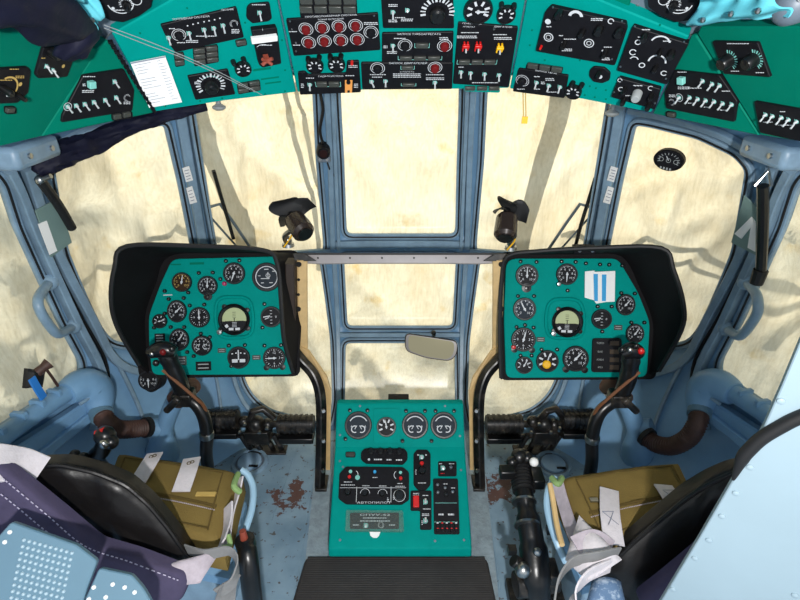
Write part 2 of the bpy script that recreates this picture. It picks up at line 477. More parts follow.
        for i in range(len(rim)):
            a = rim[i]; b = rim[(i + 1) % len(rim)]
            fs.append([b, a, o + a, o + b])
        return s.add(vs, fs)
    def pad(s, poly, h0, th, M=None, rings=((1, 0), (1.0, 0.55), (0.975, 0.82), (0.92, 0.97), (0.75, 1.06), (0.4, 1.12)), wob=0.0):
        n = len(poly)
        ar = sum(poly[i][0] * poly[(i + 1) % n][1] - poly[(i + 1) % n][0] * poly[i][1] for i in range(n))
        if ar < 0: poly = list(reversed(poly))
        cx = sum(p[0] for p in poly) / n; cy = sum(p[1] for p in poly) / n
        vs = []; fs = []
        for sc, h in rings:
            for p in poly:
                q = (cx + (p[0] - cx) * sc, cy + (p[1] - cy) * sc)
                z = h0 + th * h
                if wob and h > 0.5: z += wob * noise.noise(V((q[0] * 18, q[1] * 9, 3.1)))
                vs.append((q[0], q[1], z))
        for k in range(len(rings) - 1):
            for i in range(n):
                j = (i + 1) % n
                fs.append([k * n + i, k * n + j, (k + 1) * n + j, (k + 1) * n + i])
        fs.append(list(range(n - 1, -1, -1)))
        vs.append((cx, cy, h0 + th * rings[-1][1])); c = len(vs) - 1; o = (len(rings) - 1) * n
        for i in range(n): fs.append([o + i, o + (i + 1) % n, c])
        return s.add(vs, fs, M)
    def sphere(s, c, r, seg=14, M=None, sz=1.0):
        k = seg // 2
        prof = [(max(1e-7, r * math.sin(math.pi * i / k)), -r * sz * math.cos(math.pi * i / k)) for i in range(k + 1)]
        T = Matrix.Translation(V(c))
        return s.lathe(prof, (M @ T) if M is not None else T, seg)
    def obj(s, name, mats, parent=None, bevel=0.0, smooth=35, loc=None):
        me = bpy.data.meshes.new(name)
        me.from_pydata([tuple(v) for v in s.v], [], s.f)
        if not isinstance(mats, (list, tuple)): mats = [mats]
        for m in mats: me.materials.append(m)
        me.polygons.foreach_set('material_index', s.m)
        me.update(calc_edges=True)
        if smooth:
            me.polygons.foreach_set('use_smooth', [True] * len(me.polygons))
            me.set_sharp_from_angle(angle=math.radians(smooth))
        o = bpy.data.objects.new(name, me); C.objects.link(o)
        if parent is not None: o.parent = parent
        if bevel:
            bm = o.modifiers.new('bevel', 'BEVEL'); bm.width = bevel; bm.segments = 2; bm.limit_method = 'ANGLE'
        return o
def _objs(s, name, mats, parent=None, bevel=0.0, smooth=35):
    """like obj, but every loose piece becomes an object of its own"""
    par = list(range(len(s.v)))
    def find(i):
        while par[i] != i: par[i] = par[par[i]]; i = par[i]
        return i
    for f in s.f:
        a = find(f[0])
        for i in f[1:]: par[find(i)] = a
    groups = {}
    for f, m in zip(s.f, s.m): groups.setdefault(find(f[0]), []).append((f, m))
    out = []
    for fs in groups.values():
        ids = {}; q = B(); 
        for f, m in fs:
            for i in f: ids.setdefault(i, len(ids))
        order = sorted(ids, key=ids.get); c = sum((s.v[i] for i in order), V()) / len(order)
        q.v = [s.v[i] - c for i in order]; q.f = [[ids[i] for i in f] for f, m in fs]; q.m = [m for f, m in fs]
        o = q.obj(name, mats, parent, bevel, smooth); o.location = c; out.append(o)
    return out
B.objs = _objs
def tag(o, label=None, cat=None, group=None, kind=None):
    if label: o['label'] = label
    if cat: o['category'] = cat
    if group: o['group'] = group
    if kind: o['kind'] = kind
    return o
def thing(name, label, cat, M=None, group=None):
    o = bpy.data.objects.new(name, None); C.objects.link(o); o.empty_display_size = 0.05
    if M is not None: o.matrix_world = M
    return tag(o, label, cat, group)
def curve_pts(pts, per=8):
    """Catmull-Rom through 3D (or 2D) points"""
    pts = [V(p) for p in pts]; out = []
    for i in range(len(pts) - 1):
        p0 = pts[max(i - 1, 0)]; p1 = pts[i]; p2 = pts[i + 1]; p3 = pts[min(i + 2, len(pts) - 1)]
        for k in range(per):
            t = k / per
            out.append(0.5 * (2 * p1 + (p2 - p0) * t + (2 * p0 - 5 * p1 + 4 * p2 - p3) * t * t + (3 * p1 - p0 - 3 * p2 + p3) * t ** 3))
    out.append(pts[-1])
    return out
def round_poly(pts, r, seg=4, step=18.0):
    n = len(pts); out = []
    for i in range(n):
        a = V(pts[i - 1][:2]); b = V(pts[i][:2]); c = V(pts[(i + 1) % n][:2])
        ra = min(r, (b - a).length * 0.45); rc = min(r, (c - b).length * 0.45)
        p = b + (a - b).normalized() * ra; q = b + (c - b).normalized() * rc
        for k in range(seg + 1):
            t = k / seg
            out.append(p * (1 - t) ** 2 + b * 2 * t * (1 - t) + q * t * t)
    if step:
        o2 = []
        for i in range(len(out)):
            a = out[i]; b = out[(i + 1) % len(out)]; m = max(1, int((b - a).length / step))
            for k in range(m): o2.append(a + (b - a) * (k / m))
        out = o2
    return out
def inside(p, poly):
    c = False; n = len(poly); j = n - 1
    for i in range(n):
        a = poly[i]; b = poly[j]
        if (a[1] > p[1]) != (b[1] > p[1]) and p[0] < (b[0] - a[0]) * (p[1] - a[1]) / (b[1] - a[1]) + a[0]: c = not c
        j = i
    return c
# ================================================================== STRUCTURE
W4 = [(183, 70), (191, 112), (213, 246), (218, 256), (318, 256), (326, 250), (326, 240), (319, 160), (315, 70)]
W6 = [(48, 168), (62, 152), (100, 134), (150, 122), (166, 120), (180, 180), (193, 246), (206, 338), (190, 346), (122, 346), (108, 342), (98, 330), (86, 306), (75, 281), (63, 252), (56, 214)]
W8 = [(-10, 168), (2, 181), (17, 227), (38, 273), (61, 323), (81, 360), (82, 374), (64, 385), (0, 428), (-120, 505), (-330, 560), (-330, 190), (-60, 172)]
W10 = [(235, 257), (322, 257), (328, 300), (333, 340), (335, 402), (330, 428), (300, 420), (270, 412), (257, 403), (249, 394), (242, 381), (236, 350)]
WIN = [
    ([(336, 66), (338, 110), (341, 160), (344, 236), (458, 236), (460, 160), (462, 110), (463, 66)], 9),
    ([(341, 254), (345, 328), (455, 328), (459, 254)], 8),
    ([(343, 340), (342, 428), (458, 428), (457, 340)], 8),
    (W4, 7), (mir(W4), 7), (W6, 8), (mir(W6), 8), (W8, 8), (mir(W8), 8), (W10, 8), (mir(W10), 8)]
LOOPS = [round_poly(p, r) for p, r in WIN]
def build_skin():
    co = []; ed = []
    def put(loop):
        o = len(co); co.extend([V((p[0], p[1])) for p in loop])
        ed.extend([(o + i, o + (i + 1) % len(loop)) for i in range(len(loop))])
    X0, X1, Y0, Y1 = -1500, 2300, -560, 1100
    put(round_poly([(X0, Y0), (X1, Y0), (X1, Y1), (X0, Y1)], 1, 1, 26))
    for l in LOOPS: put(l)
    x = X0 + 20
    while x < X1 - 10:
        y = Y0 + 20
        while y < Y1 - 10:
            co.append(V((x + random.uniform(-3, 3), y + random.uniform(-3, 3)))); y += 26
        x += 26
    r = delaunay_2d_cdt(co, ed, [], 0, 1e-5)
    vs = r[0]; P3 = [on_shell(v.x, v.y) for v in vs]
    groups = {'wall_left': [], 'wall_right': [], 'ceiling': []}
    for f in r[2]:
        c = (vs[f[0]] + vs[f[1]] + vs[f[2]]) / 3
        if any(inside((c.x, c.y), l) for l in LOOPS): continue
        z = (P3[f[0]] + P3[f[1]] + P3[f[2]]) / 3
        if max(P3[i].z for i in f) < -0.03: continue
        k = 'ceiling' if c.y < 66 else ('wall_left' if c.x < 400 else 'wall_right')
        groups[k].append(f)
    for k, fs in groups.items():
        b = B(); ids = {}
        for f in fs:
            g = []
            for i in f:
                if i not in ids:
                    ids[i] = len(b.v); b.v.append(P3[i])
                g.append(ids[i])
            a, bb, cc = [b.v[i] for i in g]
            if (bb - a).cross(cc - a).dot(shell_n((a + bb + cc) / 3)) < 0: g.reverse()
            b.f.append(g); b.m.append(0)
        o = b.obj(k, M_BLUE, smooth=60); tag(o, kind='structure')
        md = o.modifiers.new('thickness', 'SOLIDIFY'); md.thickness = 0.02; md.offset = -1
build_skin()
WNAMES = ['centre upper windscreen', 'centre lower windscreen', 'chin window behind the console', 'left windscreen', 'right windscreen', 'left bubble side window', 'right bubble side window', 'left sliding window', 'right sliding window', 'left lower nose window', 'right lower nose window']
for i, l in enumerate(LOOPS):
    root = thing('window_%d' % (i + 1), None, None); tag(root, WNAMES[i], None, None, 'structure')
    pts = [on_shell(p.x, p.y, 0.997) for p in l]; nr = [shell_n(p) for p in pts]
    b = B(); b.bar(pts, nr, 0.024, 0.012, True, off=0)
    # shift the frame outwards of the opening
    fr = b.obj('window_frame', M_BLUED, root)
    b = B(); b.tube([p + n * 0.012 for p, n in zip(pts, nr)], 0.0035, 6, True)
    b.obj('rubber_seal', M_RUB, root)
    co = [V((p.x, p.y)) for p in l]; n0 = len(co)
    xs = [p.x for p in l]; ys = [p.y for p in l]
    x = min(xs) + 9
    while x < max(xs) - 4:
        y = min(ys) + 9
        while y < max(ys) - 4:
            if inside((x, y), l): co.append(V((x, y)))
            y += 16
        x += 16
    r = delaunay_2d_cdt(co, [(k, (k + 1) % n0) for k in range(n0)], [], 0, 1e-5)
    b = B(); b.v = [on_shell(v.x, v.y, 1.006) for v in r[0]]
    for f in r[2]:
        c = (r[0][f[0]] + r[0][f[1]] + r[0][f[2]]) / 3
        if inside((c.x, c.y), l):
            a, bb, cc = [b.v[q] for q in f]; f = list(f)
            if (bb - a).cross(cc - a).dot(shell_n(a)) < 0: f.reverse()
            b.f.append(f); b.m.append(0)
    o = b.obj('window_pane', M_GLASS, root, smooth=80)
    md = o.modifiers.new('thickness', 'SOLIDIFY'); md.thickness = 0.004; md.offset = -1
# frames, pillars and ridges
TR = [0]
def trim(pxs, wd, ht, m=M_BLUED, s=0.995, per=5, wds=None):
    TR[0] += 1
    P = curve_pts([on_shell(x, y, s) for x, y in pxs], per); n = [shell_n(p) for p in P]
    b = B(); b.bar(P, n, wd, ht); o = b.obj('trim_%d' % TR[0], m); tag(o, kind='structure'); return o
for side in (0, 1):
    f = (lambda q: q) if side == 0 else mir
    trim(f([(326, 78), (330, 150), (333, 246)]), 0.020, 0.030)
    trim(f([(332, 78), (335, 150), (339, 246)]), 0.012, 0.040)
    trim(f([(334, 256), (338, 330), (339, 430)]), 0.018, 0.034)
    trim(f([(176, 95), (182, 130), (203, 250)]), 0.030, 0.022)
    trim(f([(186, 95), (190, 130), (212, 250)]), 0.008, 0.030)
    # main door frame: two ridges and a black joint between
    trim(f([(2, 166), (14, 190), (29, 228), (50, 274), (74, 324), (95, 364), (100, 392), (92, 430)]), 0.022, 0.030)
    trim(f([(24, 166), (35, 200), (50, 240), (68, 278), (90, 318), (112, 358), (140, 372), (180, 376)]), 0.026, 0.020)
    trim(f([(13, 168), (25, 200), (40, 238), (60, 278), (82, 320), (104, 360), (108, 395), (104, 430)]), 0.007, 0.010, M_RUB)
    trim(f([(-60, 162), (0, 158), (40, 152), (80, 132), (130, 116), (170, 108)]), 0.02, 0.016)
    trim(f([(110, 350), (135, 400), (150, 440), (158, 470)]), 0.012, 0.010)
    trim(f([(205, 340), (216, 380), (222, 420)]), 0.010, 0.014)
    trim(f([(228, 360), (238, 392), (252, 412), (280, 422), (318, 432)]), 0.016, 0.016)
# cross members
trim([(336, 244), (370, 243), (400, 243), (430, 243), (464, 244)], 0.030, 0.018)
trim([(340, 334), (370, 334), (400, 334), (430, 334), (460, 334)], 0.018, 0.022)
trim([(220, 254), (270, 254), (330, 250)], 0.02, 0.016)
trim([(580, 254), (530, 254), (470, 250)], 0.02, 0.016)
# floor
def half_w(y, z=0.0):
    q = 1 - (max(0, y - SY0) / SB) ** SN - (abs(z - SZ0) / SCL) ** SN
    return SA * max(0.0, q) ** (1 / SN)
ys = [-0.8 + 0.06 * k for k in range(42)]
ys = [y for y in ys if half_w(y) > 0.05]
poly = [(half_w(y), y) for y in ys] + [(-half_w(y), y) for y in reversed(ys)]
b = B(); b.prism(poly, -0.02, 0.0); o = b.obj('floor', M_FLOOR, smooth=0); tag(o, kind='structure')
# floor seams as thin raised strips
def floor_strip(p0, p1, wd):
    TR[0] += 1
    a = at_z(*p0, 0); c = at_z(*p1, 0)
    b = B(); b.bar([a, c], (0, 0, 1), wd, 0.003); tag(b.obj('trim_%d' % TR[0], M_FLOOR), kind='structure')
floor_strip((318, 450), (296, 590), 0.006); floor_strip((250, 450), (262, 470), 0.005)
floor_strip((482, 450), (500, 590), 0.006); floor_strip((300, 440), (272, 520), 0.004)
for pl in ([(317, 452), (331, 452), (327, 600), (301, 600)], [(469, 452), (483, 452), (499, 600), (473, 600)]):
    TR[0] += 1; q = [at_z(x, y, 0.004) for x, y in pl]
    b = B(); b.prism([(p.x, p.y) for p in q], 0.0005, 0.004); tag(b.obj('trim_%d' % TR[0], M_TREAD, smooth=0), kind='structure')
# ================================================================== TARPAULIN OUTSIDE
def tarp_point(a, e, s):
    """a: azimuth 0 = nose tip, pi/2 = right; e: elevation angle around z0"""
    ca, sa, ce, se = math.cos(a), math.sin(a), math.cos(e), math.sin(e)
    k = 2 / SN
    q = lambda t, p: math.copysign(abs(t) ** p, t)
    x = SA * s * q(ce, k) * q(sa, k); y = SB * s * q(ce, k) * q(ca, k)
    z = (SCU if se > 0 else SCL) * s * q(se, k)
    return V((x, SY0 + y, SZ0 + z))
def tarp_surface():
    b = B(); NA, NE = 220, 150
    TS = 1.07
    vs = []
    cols = []
    for i in range(NA + 1):
        cols.append(('n', -math.pi / 2 + math.pi * i / NA))
    full = [('b', -1, -y) for y in (0.9, 0.6, 0.3)] + cols + [('b', 1, -y) for y in (0.3, 0.6, 0.9)]
    def disp(p):
        f1 = noise.noise(V((p.x * 2.1 + 4, p.y * 2.1, p.z * 1.3)))
        q = V((p.x * 3.2 + p.z * 2.2, p.y * 2.6 + 7, p.z * 0.9 - p.x * 1.2))
        f2 = 1 - abs(noise.noise(q)) * 2.2
        f3 = 1 - abs(noise.noise(V((p.x * 7 - p.z * 4, p.y * 6, p.z * 2.5 + p.x * 3)) )) * 2.4
        return 0.016 * f1 + 0.034 * max(0, f2) ** 2 + 0.020 * max(0, f3) ** 3
    for c in full:
        for j in range(NE + 1):
            e = -1.45 + 3.0 * j / NE
            if c[0] == 'n': p = tarp_point(c[1], e, TS)
            else:
                p = tarp_point(c[1] * math.pi / 2, e, TS); p.y += c[2]
            vs.append(p - shell_n(p, TS) * (disp(p) + 0.005))
    fs = []
    m = NE + 1
    for i in range(len(full) - 1):
        for j in range(NE):
            fs.append([i * m + j, (i + 1) * m + j, (i + 1) * m + j + 1, i * m + j + 1])
    b.add(vs, fs)
    o = b.obj('tarpaulin', M_TARP, smooth=80)
    tag(o, 'cream stained tarpaulin wrapped around the nose outside all the windows', 'tarpaulin')
tarp_surface()
M_DKSTRAP = mat('grey_canvas_strap', (120, 118, 112), 0.9)
def strap(pxs, wd, label, name='tarpaulin_strap', s=1.155, grp=None):
    P = curve_pts([on_shell(x, y, s) for x, y in pxs], 8); n = [-shell_n(p) for p in P]
    b = B(); b.bar(P, n, wd, 0.006)
    tag(b.obj(name, M_DKSTRAP), label, 'strap')
strap([(200, 60), (209, 110), (232, 165), (252, 215), (266, 270), (272, 330)], 0.07, 'wide grey strap running down outside the left windscreen')
strap([(562, 60), (555, 105), (536, 170), (522, 220), (512, 280), (508, 330)], 0.07, 'wide grey strap running down outside the right windscreen')
strap([(288, 60), (294, 100), (306, 140), (316, 190), (322, 250)], 0.018, 'narrow strap outside the left windscreen beside the centre pillar')
strap([(300, 60), (306, 100), (316, 140), (324, 190)], 0.014, 'narrow strap outside touching the top corner by the left centre pillar')
def rope(pxs, r, label, s=1.165):
    P = curve_pts([on_shell(x, y, s) for x, y in pxs], 8)
    b = B(); b.tube(P, r, 8); tag(b.obj('tie_rope', M_DKSTRAP), label, 'rope')
rope([(-60, 262), (0, 246), (60, 226), (110, 224), (150, 212), (196, 196), (230, 205)], 0.008, 'tie rope outside crossing the left side window high up')
rope([(-60, 345), (0, 328), (50, 314), (90, 302), (120, 290), (180, 280)], 0.008, 'tie rope outside crossing the left side window low down')
rope([(560, 214), (610, 218), (660, 210), (700, 213), (750, 222), (810, 240)], 0.008, 'tie rope outside crossing the right side window, upper of two')
rope([(540, 240), (600, 226), (640, 226), (700, 227), (750, 238), (810, 252)], 0.007, 'tie rope outside crossing the right side window, lower of two')
# ================================================================== INSTRUMENT PANELS
def gauge(parent, P, px, py, rp, style='std', face=None, ang=None, el=1.0, knob=None, name='gauge', h=0.0, label=None):
    """round dial: housing + dial face, markings, needle as its pieces"""
    face = face or M_DIAL
    c = P.l(px, py, h); r = rp * P.s(px, py, h)
    T = Matrix.Translation((c.x, c.y, h))
    b = B()
    b.lathe([(r * 1.0, -0.004), (r * 1.02, 0.005), (r * 0.97, 0.008), (r * 0.86, 0.008), (r * 0.84, 0.004), (1e-6, 0.004)], None, 30, 1.0, el)
    if knob == 'down':
        b.lathe([(r * 0.42, -0.002), (r * 0.42, 0.006), (1e-6, 0.007)], Matrix.Translation((0, -r * el * 1.08, 0)), 18)
        b.lathe([(r * 0.2, 0.004), (r * 0.17, 0.016), (1e-6, 0.017)], Matrix.Translation((0, -r * el * 1.12, 0)), 12)
    if knob == 'ears':
        for sx in (-1, 1):
            b.lathe([(r * 0.26, -0.002), (r * 0.26, 0.006), (1e-6, 0.007)], Matrix.Translation((sx * r * 0.72, -r * 0.86, 0)), 14)
    g = b.obj(name, M_BLKGL, parent); g.matrix_local = T
    if label: g['label'] = label
    b = B(); b.lathe([(r * 0.85, 0.0035), (r * 0.85, 0.0052), (1e-6, 0.0052)], None, 26, 1.0, el)
    b.obj('dial_face', face, g, smooth=0)
    k = B(); z = 0.0058
    tm = M_WHITE
    if style in ('std', 'big', 'dual', 'clock'):
        n = 30 if style != 'clock' else 24
        for i in range(n):
            a = math.radians(225 - 270 * i / (n - 1)) if style != 'clock' else 2 * math.pi * i / n
            major = i % 3 == 0
            r0 = r * (0.64 if major else 0.72); rr = r * 0.81
            ca, sa = math.cos(a), math.sin(a) * el
            k.bar([(r0 * ca, r0 * sa, z), (rr * ca, rr * sa, z)], (0, 0, 1), r * (0.055 if major else 0.03), 0.0004)
        for i, t in enumerate(['0', '2', '4', '6', '8', '10'] if style != 'clock' else ['3', '12', '9', '6']):
            a = math.radians(225 - 270 * i / 5) if style != 'clock' else math.radians(90 * i)
            k.text(t, r * 0.48 * math.cos(a), r * 0.48 * math.sin(a) * el, r * 0.3, z)
    if style == 'dual':
        for sx in (-1, 1):
            k.ring(sx * r * 0.33, -r * 0.12, r * 0.2, r * 0.25, z, None, 16, math.radians(60), math.radians(300))
            k.bar([(sx * r * 0.33, -r * 0.12, z), (sx * r * 0.2, r * 0.18, z)], (0, 0, 1), r * 0.06, 0.0006)
    if style == 'vsi':
        for i in range(5):
            y = (-0.6 + 0.3 * i) * r
            k.bar([(-r * 0.1, y, z), (r * 0.1, y, z)], (0, 0, 1), r * 0.05, 0.0004)
        k.bar([(-r * 0.75, 0, z), (-r * 0.1, r * 0.1, z)], (0, 0, 1), r * 0.1, 0.0008)
        k.bar([(-r * 0.6, -r * 0.2, z), (-r * 0.2, -r * 0.05, z)], (0, 0, 1), r * 0.08, 0.0008)
        k.text('0', r * 0.45, 0, r * 0.3, z)
    if style == 'turn':
        k.bar([(0, -r * 0.2, z + .001), (0, r * 0.7, z + .001)], (0, 0, 1), r * 0.1, 0.0008)
        for sx in (-1, 1):
            k.rect(sx * r * 0.34, -r * 0.28, r * 0.5, r * 0.3, z + .0006)
            for q in (0.2, 0.55):
                k.rect(sx * r * q, r * 0.45 - q * r * .15, r * 0.14, r * 0.1, z + .0004)
    if style == 'engine':
        k.ring(0, -r * 0.05, r * 0.68, r * 0.75, z, None, 20, math.radians(30), math.radians(150))
        for sx in (-1, 1):
            k.ring(sx * r * 0.26, -r * 0.28, r * 0.2, r * 0.27, z, None, 16, math.radians(60 if sx < 0 else -120), math.radians(300 if sx < 0 else 120))
            k.text('4', sx * r * 0.5, -r * 0.1, r * 0.26, z)
            k.bar([(sx * r * 0.26, -r * 0.28, z), (sx * r * 0.1, -r * 0.02, z)], (0, 0, 1), r * 0.05, 0.0006)
    if style == 'small':
        for i in range(6):
            a = math.radians(200 - 220 * i / 5)
            k.bar([(r * 0.5 * math.cos(a), r * 0.5 * math.sin(a), z), (r * 0.78 * math.cos(a), r * 0.78 * math.sin(a), z)], (0, 0, 1), r * 0.1, 0.0004)
        k.text('3', -r * 0.45, 0.1 * r, r * 0.42, z); k.text('6', r * 0.4, 0.15 * r, r * 0.42, z)
    if style == 'fan':
        for i in range(6):
            a = math.radians(205 - 230 * i / 5)
            k.bar([(r * 0.45 * math.cos(a), r * 0.45 * math.sin(a), z), (r * 0.8 * math.cos(a), r * 0.8 * math.sin(a), z)], (0, 0, 1), r * 0.16, 0.0005)
    if style == 'adf':
        k.ring(0, 0, r * 0.72, r * 0.78, z, None, 30)
        k.ring(r * 0.1, r * 0.1, r * 0.12, r * 0.16, z, None, 16)
        for x, y, w, hh in ((0, .55, .3, .06), (-.5, .1, .16, .05), (.5, .4, .18, .05), (-.1, -.1, .6, .05), (-.3, -.4, .2, .05), (.3, -.4, .25, .05), (.1, .1, .05, .5)):
            k.rect(x * r, y * r, w * r, hh * r, z)
    if style == 'blank':
        k.ring(0, 0, r * 0.6, r * 0.66, z, None, 24)
    k.obj('dial_markings', M_WHITE if face is not M_DIALBR else M_AMBER, g, smooth=0)
    if ang is not None:
        b = B(); a = math.radians(ang)
        d = V((math.cos(a), math.sin(a) * el, 0))
        b.bar([d * (-r * 0.2) + V((0, 0, z + .001)), d * (r * 0.35) + V((0, 0, z + .001)), d * (r * 0.74) + V((0, 0, z + .001))], (0, 0, 1), [r * 0.1, r * 0.11, r * 0.03], 0.0008)
        b.lathe([(r * 0.12, z), (r * 0.11, z + .003), (1e-6, z + .003)], None, 12)
        b.obj('needle', M_WHITE, g, smooth=0)
    return g
def attitude(parent, P, px, py, rp):
    c = P.l(px, py); r = rp * P.s(px, py)
    b = B()
    b.lathe([(r * 1.0, -0.004), (r * 1.03, 0.012), (r * 0.94, 0.016), (r * 0.82, 0.012), (r * 0.80, 0.004), (1e-6, 0.004)], None, 32)
    for a in (35, 125, 215, 325):
        b.lathe([(r * 0.16, 0), (r * 0.16, 0.012), (1e-6, 0.013)], Matrix.Translation((r * 1.04 * math.cos(math.radians(a)), r * 1.04 * math.sin(math.radians(a)), 0)), 12)
    g = b.obj('attitude_indicator', M_BLKGL, parent); g.matrix_local = Matrix.Translation((c.x, c.y, 0))
    def half(a0, a1):
        return [(r * 0.78 * math.cos(math.radians(a0 + (a1 - a0) * i / 20)), r * 0.78 * math.sin(math.radians(a0 + (a1 - a0) * i / 20))) for i in range(21)]
    b = B(); b.prism(half(-8, 188), 0.004, 0.0065); b.mat(1).prism(half(188, 352), 0.004, 0.0065)
    b.obj('horizon_ball', [M_TINT, M_DIAL], g, smooth=0)
    b = B(); z = 0.007
    b.bar([(-r * .6, -r * .12, z), (-r * .15, -r * .12, z)], (0, 0, 1), r * .06, .0006); b.bar([(r * .15, -r * .12, z), (r * .6, -r * .12, z)], (0, 0, 1), r * .06, .0006)
    b.bar([(0, -r * .12, z), (0, r * .12, z)], (0, 0, 1), r * .05, .0006)
    b.mat(1)
    b.rect(-r * .22, -r * .62, r * .3, r * .16, z + .0006); b.rect(r * .2, -r * .62, r * .3, r * .16, z + .0006)
    b.rect(-r * .5, -r * .42, r * .2, r * .2, z + .0006, .6)
    for i in range(4): b.rect(0, -r * (.2 + .09 * i), r * .3, r * .025, z)
    b.mat(0)
    for i in range(4): b.rect(0, r * (.12 + .12 * i), r * .22, r * .025, z)
    b.obj('dial_markings', [M_DIAL, M_WHITE], g, smooth=0)
    b = B(); b.lathe([(r * .17, 0), (r * .15, .022), (1e-6, .023)], Matrix.Translation((-r * .92, -r * .78, 0)), 14)
    b.obj('caging_knob', M_STEEL, g)
    return g
def lamp_knobs(parent, P, spots, rp=1.9, m=None, name='panel_lamp'):
    for x, y in spots:
        c = P.l(x, y); r = rp * P.s(x, y)
        b = B(); b.lathe([(r * 1.1, -.001), (r, .006), (r * .7, .010), (1e-6, .011)], None, 10)
        o = b.obj(name, m or M_BLKGL, parent); o.location = (c.x, c.y, 0)
def placard(parent, P, px, py, w, h, m=None, name='placard', rows=2):
    c = P.l(px, py); s = P.s(px, py)
    b = B(); b.box((0, 0, 0.001), (w * s, h * s, 0.004))
    o = b.obj(name, m or M_WIN, parent, bevel=0.0008); o.location = (c.x, c.y, 0)
    b = B()
    for i in range(rows): b.rect(0, (i - (rows - 1) / 2) * h * s / (rows + .4), w * s * .7, h * s * .12, 0.0036)
    b.obj('lettering', M_GREYM, o, smooth=0)
    return o
def panel_frame(cx, cy, y, tilt, yaw):
    o = at_y(cx, cy, y)
    t = math.radians(tilt); a = math.radians(yaw)
    n = V((math.sin(a) * math.cos(t), -math.cos(a) * math.cos(t), math.sin(t)))
    return Plane(o, n)
def make_panel(P, label, board, hood_back, hood_front, hb_lab):
    """board px outline; hood: list of (px,py) back at plane and (px,py,h) front rim"""
    t = thing('instrument_panel', label, 'instrument panel', P.M, 'pilot instrument panels')
    b = B(); b.prism(P.poly(round_poly(board, 7, 4, 0)), -0.012, 0.0, bev=0.0015)
    b.obj('panel_board', M_GREEN, t, smooth=0)
    return t
def hood(t, P, back, front, part, m, th=0.008, bh=-0.03):
    """curved shroud lofted from the back outline to the front rim (open or closed list)"""
    bk = [P.l(x, y, bh) for x, y in back]; fr = [P.l(x, y, h) for x, y, h in front]
    bk = [V((p.x, p.y, bh)) for p in bk]
    fr = curve_pts(fr, 5); bk = curve_pts(bk, 5)
    n = len(fr); b = B()
    cx = sum(p.x for p in bk) / n; cy = sum(p.y for p in bk) / n
    def outw(p): 
        d = V((p.x - cx, p.y - cy, 0)); return d.normalized() * th
    rings = [[q, f, f + outw(f) + V((0, 0, -th * .3)), q + outw(q)] for q, f in zip(bk, fr)]
    vs = [p for r in rings for p in r]; fs = []
    for k in range(n - 1):
        for i in range(4):
            j = (i + 1) % 4
            fs.append([k * 4 + i, k * 4 + j, (k + 1) * 4 + j, (k + 1) * 4 + i])
    fs.append([3, 2, 1, 0]); e = (n - 1) * 4; fs.append([e, e + 1, e + 2, e + 3])
    b.add(vs, fs)
    o = b.obj(part, m, t, smooth=50)
    b = B(); b.tube([(f + outw(f) * .5) for f in fr], 0.007, 8)
    b.obj('rim', M_RUB, o)
    return o
# ---- left panel
PL = panel_frame(222, 318, 1.50, 26, 3)
left_board = [(172, 259), (294, 256), (294, 374.5), (152, 375), (149, 346), (148.5, 316), (160, 285)]
LP = make_panel(PL, 'left turquoise instrument panel in a deep black hood, round dials and an artificial horizon', left_board, None, None, None)
hood(LP, PL, [(296, 374), (299, 330), (299, 280), (296, 256), (270, 254), (220, 254), (172, 257), (158, 286), (148, 316), (149, 346), (152, 374)],
     [(292, 371, .02), (283, 340, .07), (280, 304, .10), (276, 264, .11), (262, 251, .12), (200, 247.5, .16), (128, 247, .20), (116, 268, .20), (112.5, 300, .17), (119, 328, .12), (140, 364, .04)], 'hood', M_HOOD)
gl = [(182.3, 282.1, 9.7, 'std', M_DIALBR, 80, 1.0, None), (207.9, 285.8, 9.8, 'std', None, 88, 1.0, 'down'), (234.4, 273.4, 10.8, 'std', None, 250, 1.0, None),
      (266.9, 277.1, 14.2, 'adf', M_DIALGR, None, 1.0, None), (177.3, 311.2, 9.6, 'std', None, 40, 1.15, None), (199.7, 317.3, 10.2, 'clock', None, 92, 1.0, None),
      (271.5, 316.8, 10.4, 'vsi', None, None, 1.0, None), (160.2, 321.1, 7.2, 'small', None, 10, 1.0, None), (179.7, 339.4, 9.6, 'std', None, 50, 1.15, None),
      (202.3, 345.4, 10.0, 'dual', None, None, 1.0, None), (239, 357.4, 11, 'turn', None, None, 1.0, None), (274.5, 357.8, 11, 'clock', None, 182, 1.0, 'ears')]
for x, y, r, st, fc, an, el, kn in gl: gauge(LP, PL, x, y, r, st, fc, an, el, kn)
def surround(t, P, px):
    rp = round_poly(px, 11, 6, 0)
    b = B(); n = len(rp); pts = [P.l(p.x, p.y) for p in rp]
    b.tube([V((p.x, p.y, 0.002)) for p in pts], 0.006, 8, True)
    b.obj('raised_surround', M_GREEN, t)
surround(LP, PL, [(217, 297), (250, 297), (254, 318), (252, 337), (219, 338), (215, 318)])
attitude(LP, PL, 234.8, 319.4, 15.2)
lamp_knobs(LP, PL, [(199, 273), (213, 272.5), (226, 261), (239.5, 260.5), (188.5, 292.5), (169, 299), (184, 298), (190, 305.5), (204.5, 304.5), (220.5, 279), (165, 313.5), (154.5, 327.5),
                    (171, 327), (184.5, 327), (201, 333.5), (210, 337), (187.5, 352), (194, 356), (229, 345.5), (245, 345), (231.5, 366), (264.5, 345.5), (281, 345), (264.5, 304), (262.5, 327.5), (165, 291)])
lamp_knobs(LP, PL, [(224.6, 283.6)], 2.2, mat('magenta_cap', (170, 40, 90), 0.4), 'magenta_button')
placard(LP, PL, 222, 350.4, 8, 4.5); placard(LP, PL, 256.5, 357.4, 8, 4.5); placard(LP, PL, 182, 360.6, 9, 9, rows=3); placard(LP, PL, 203.6, 366, 15, 9, M_BLACK, rows=2)
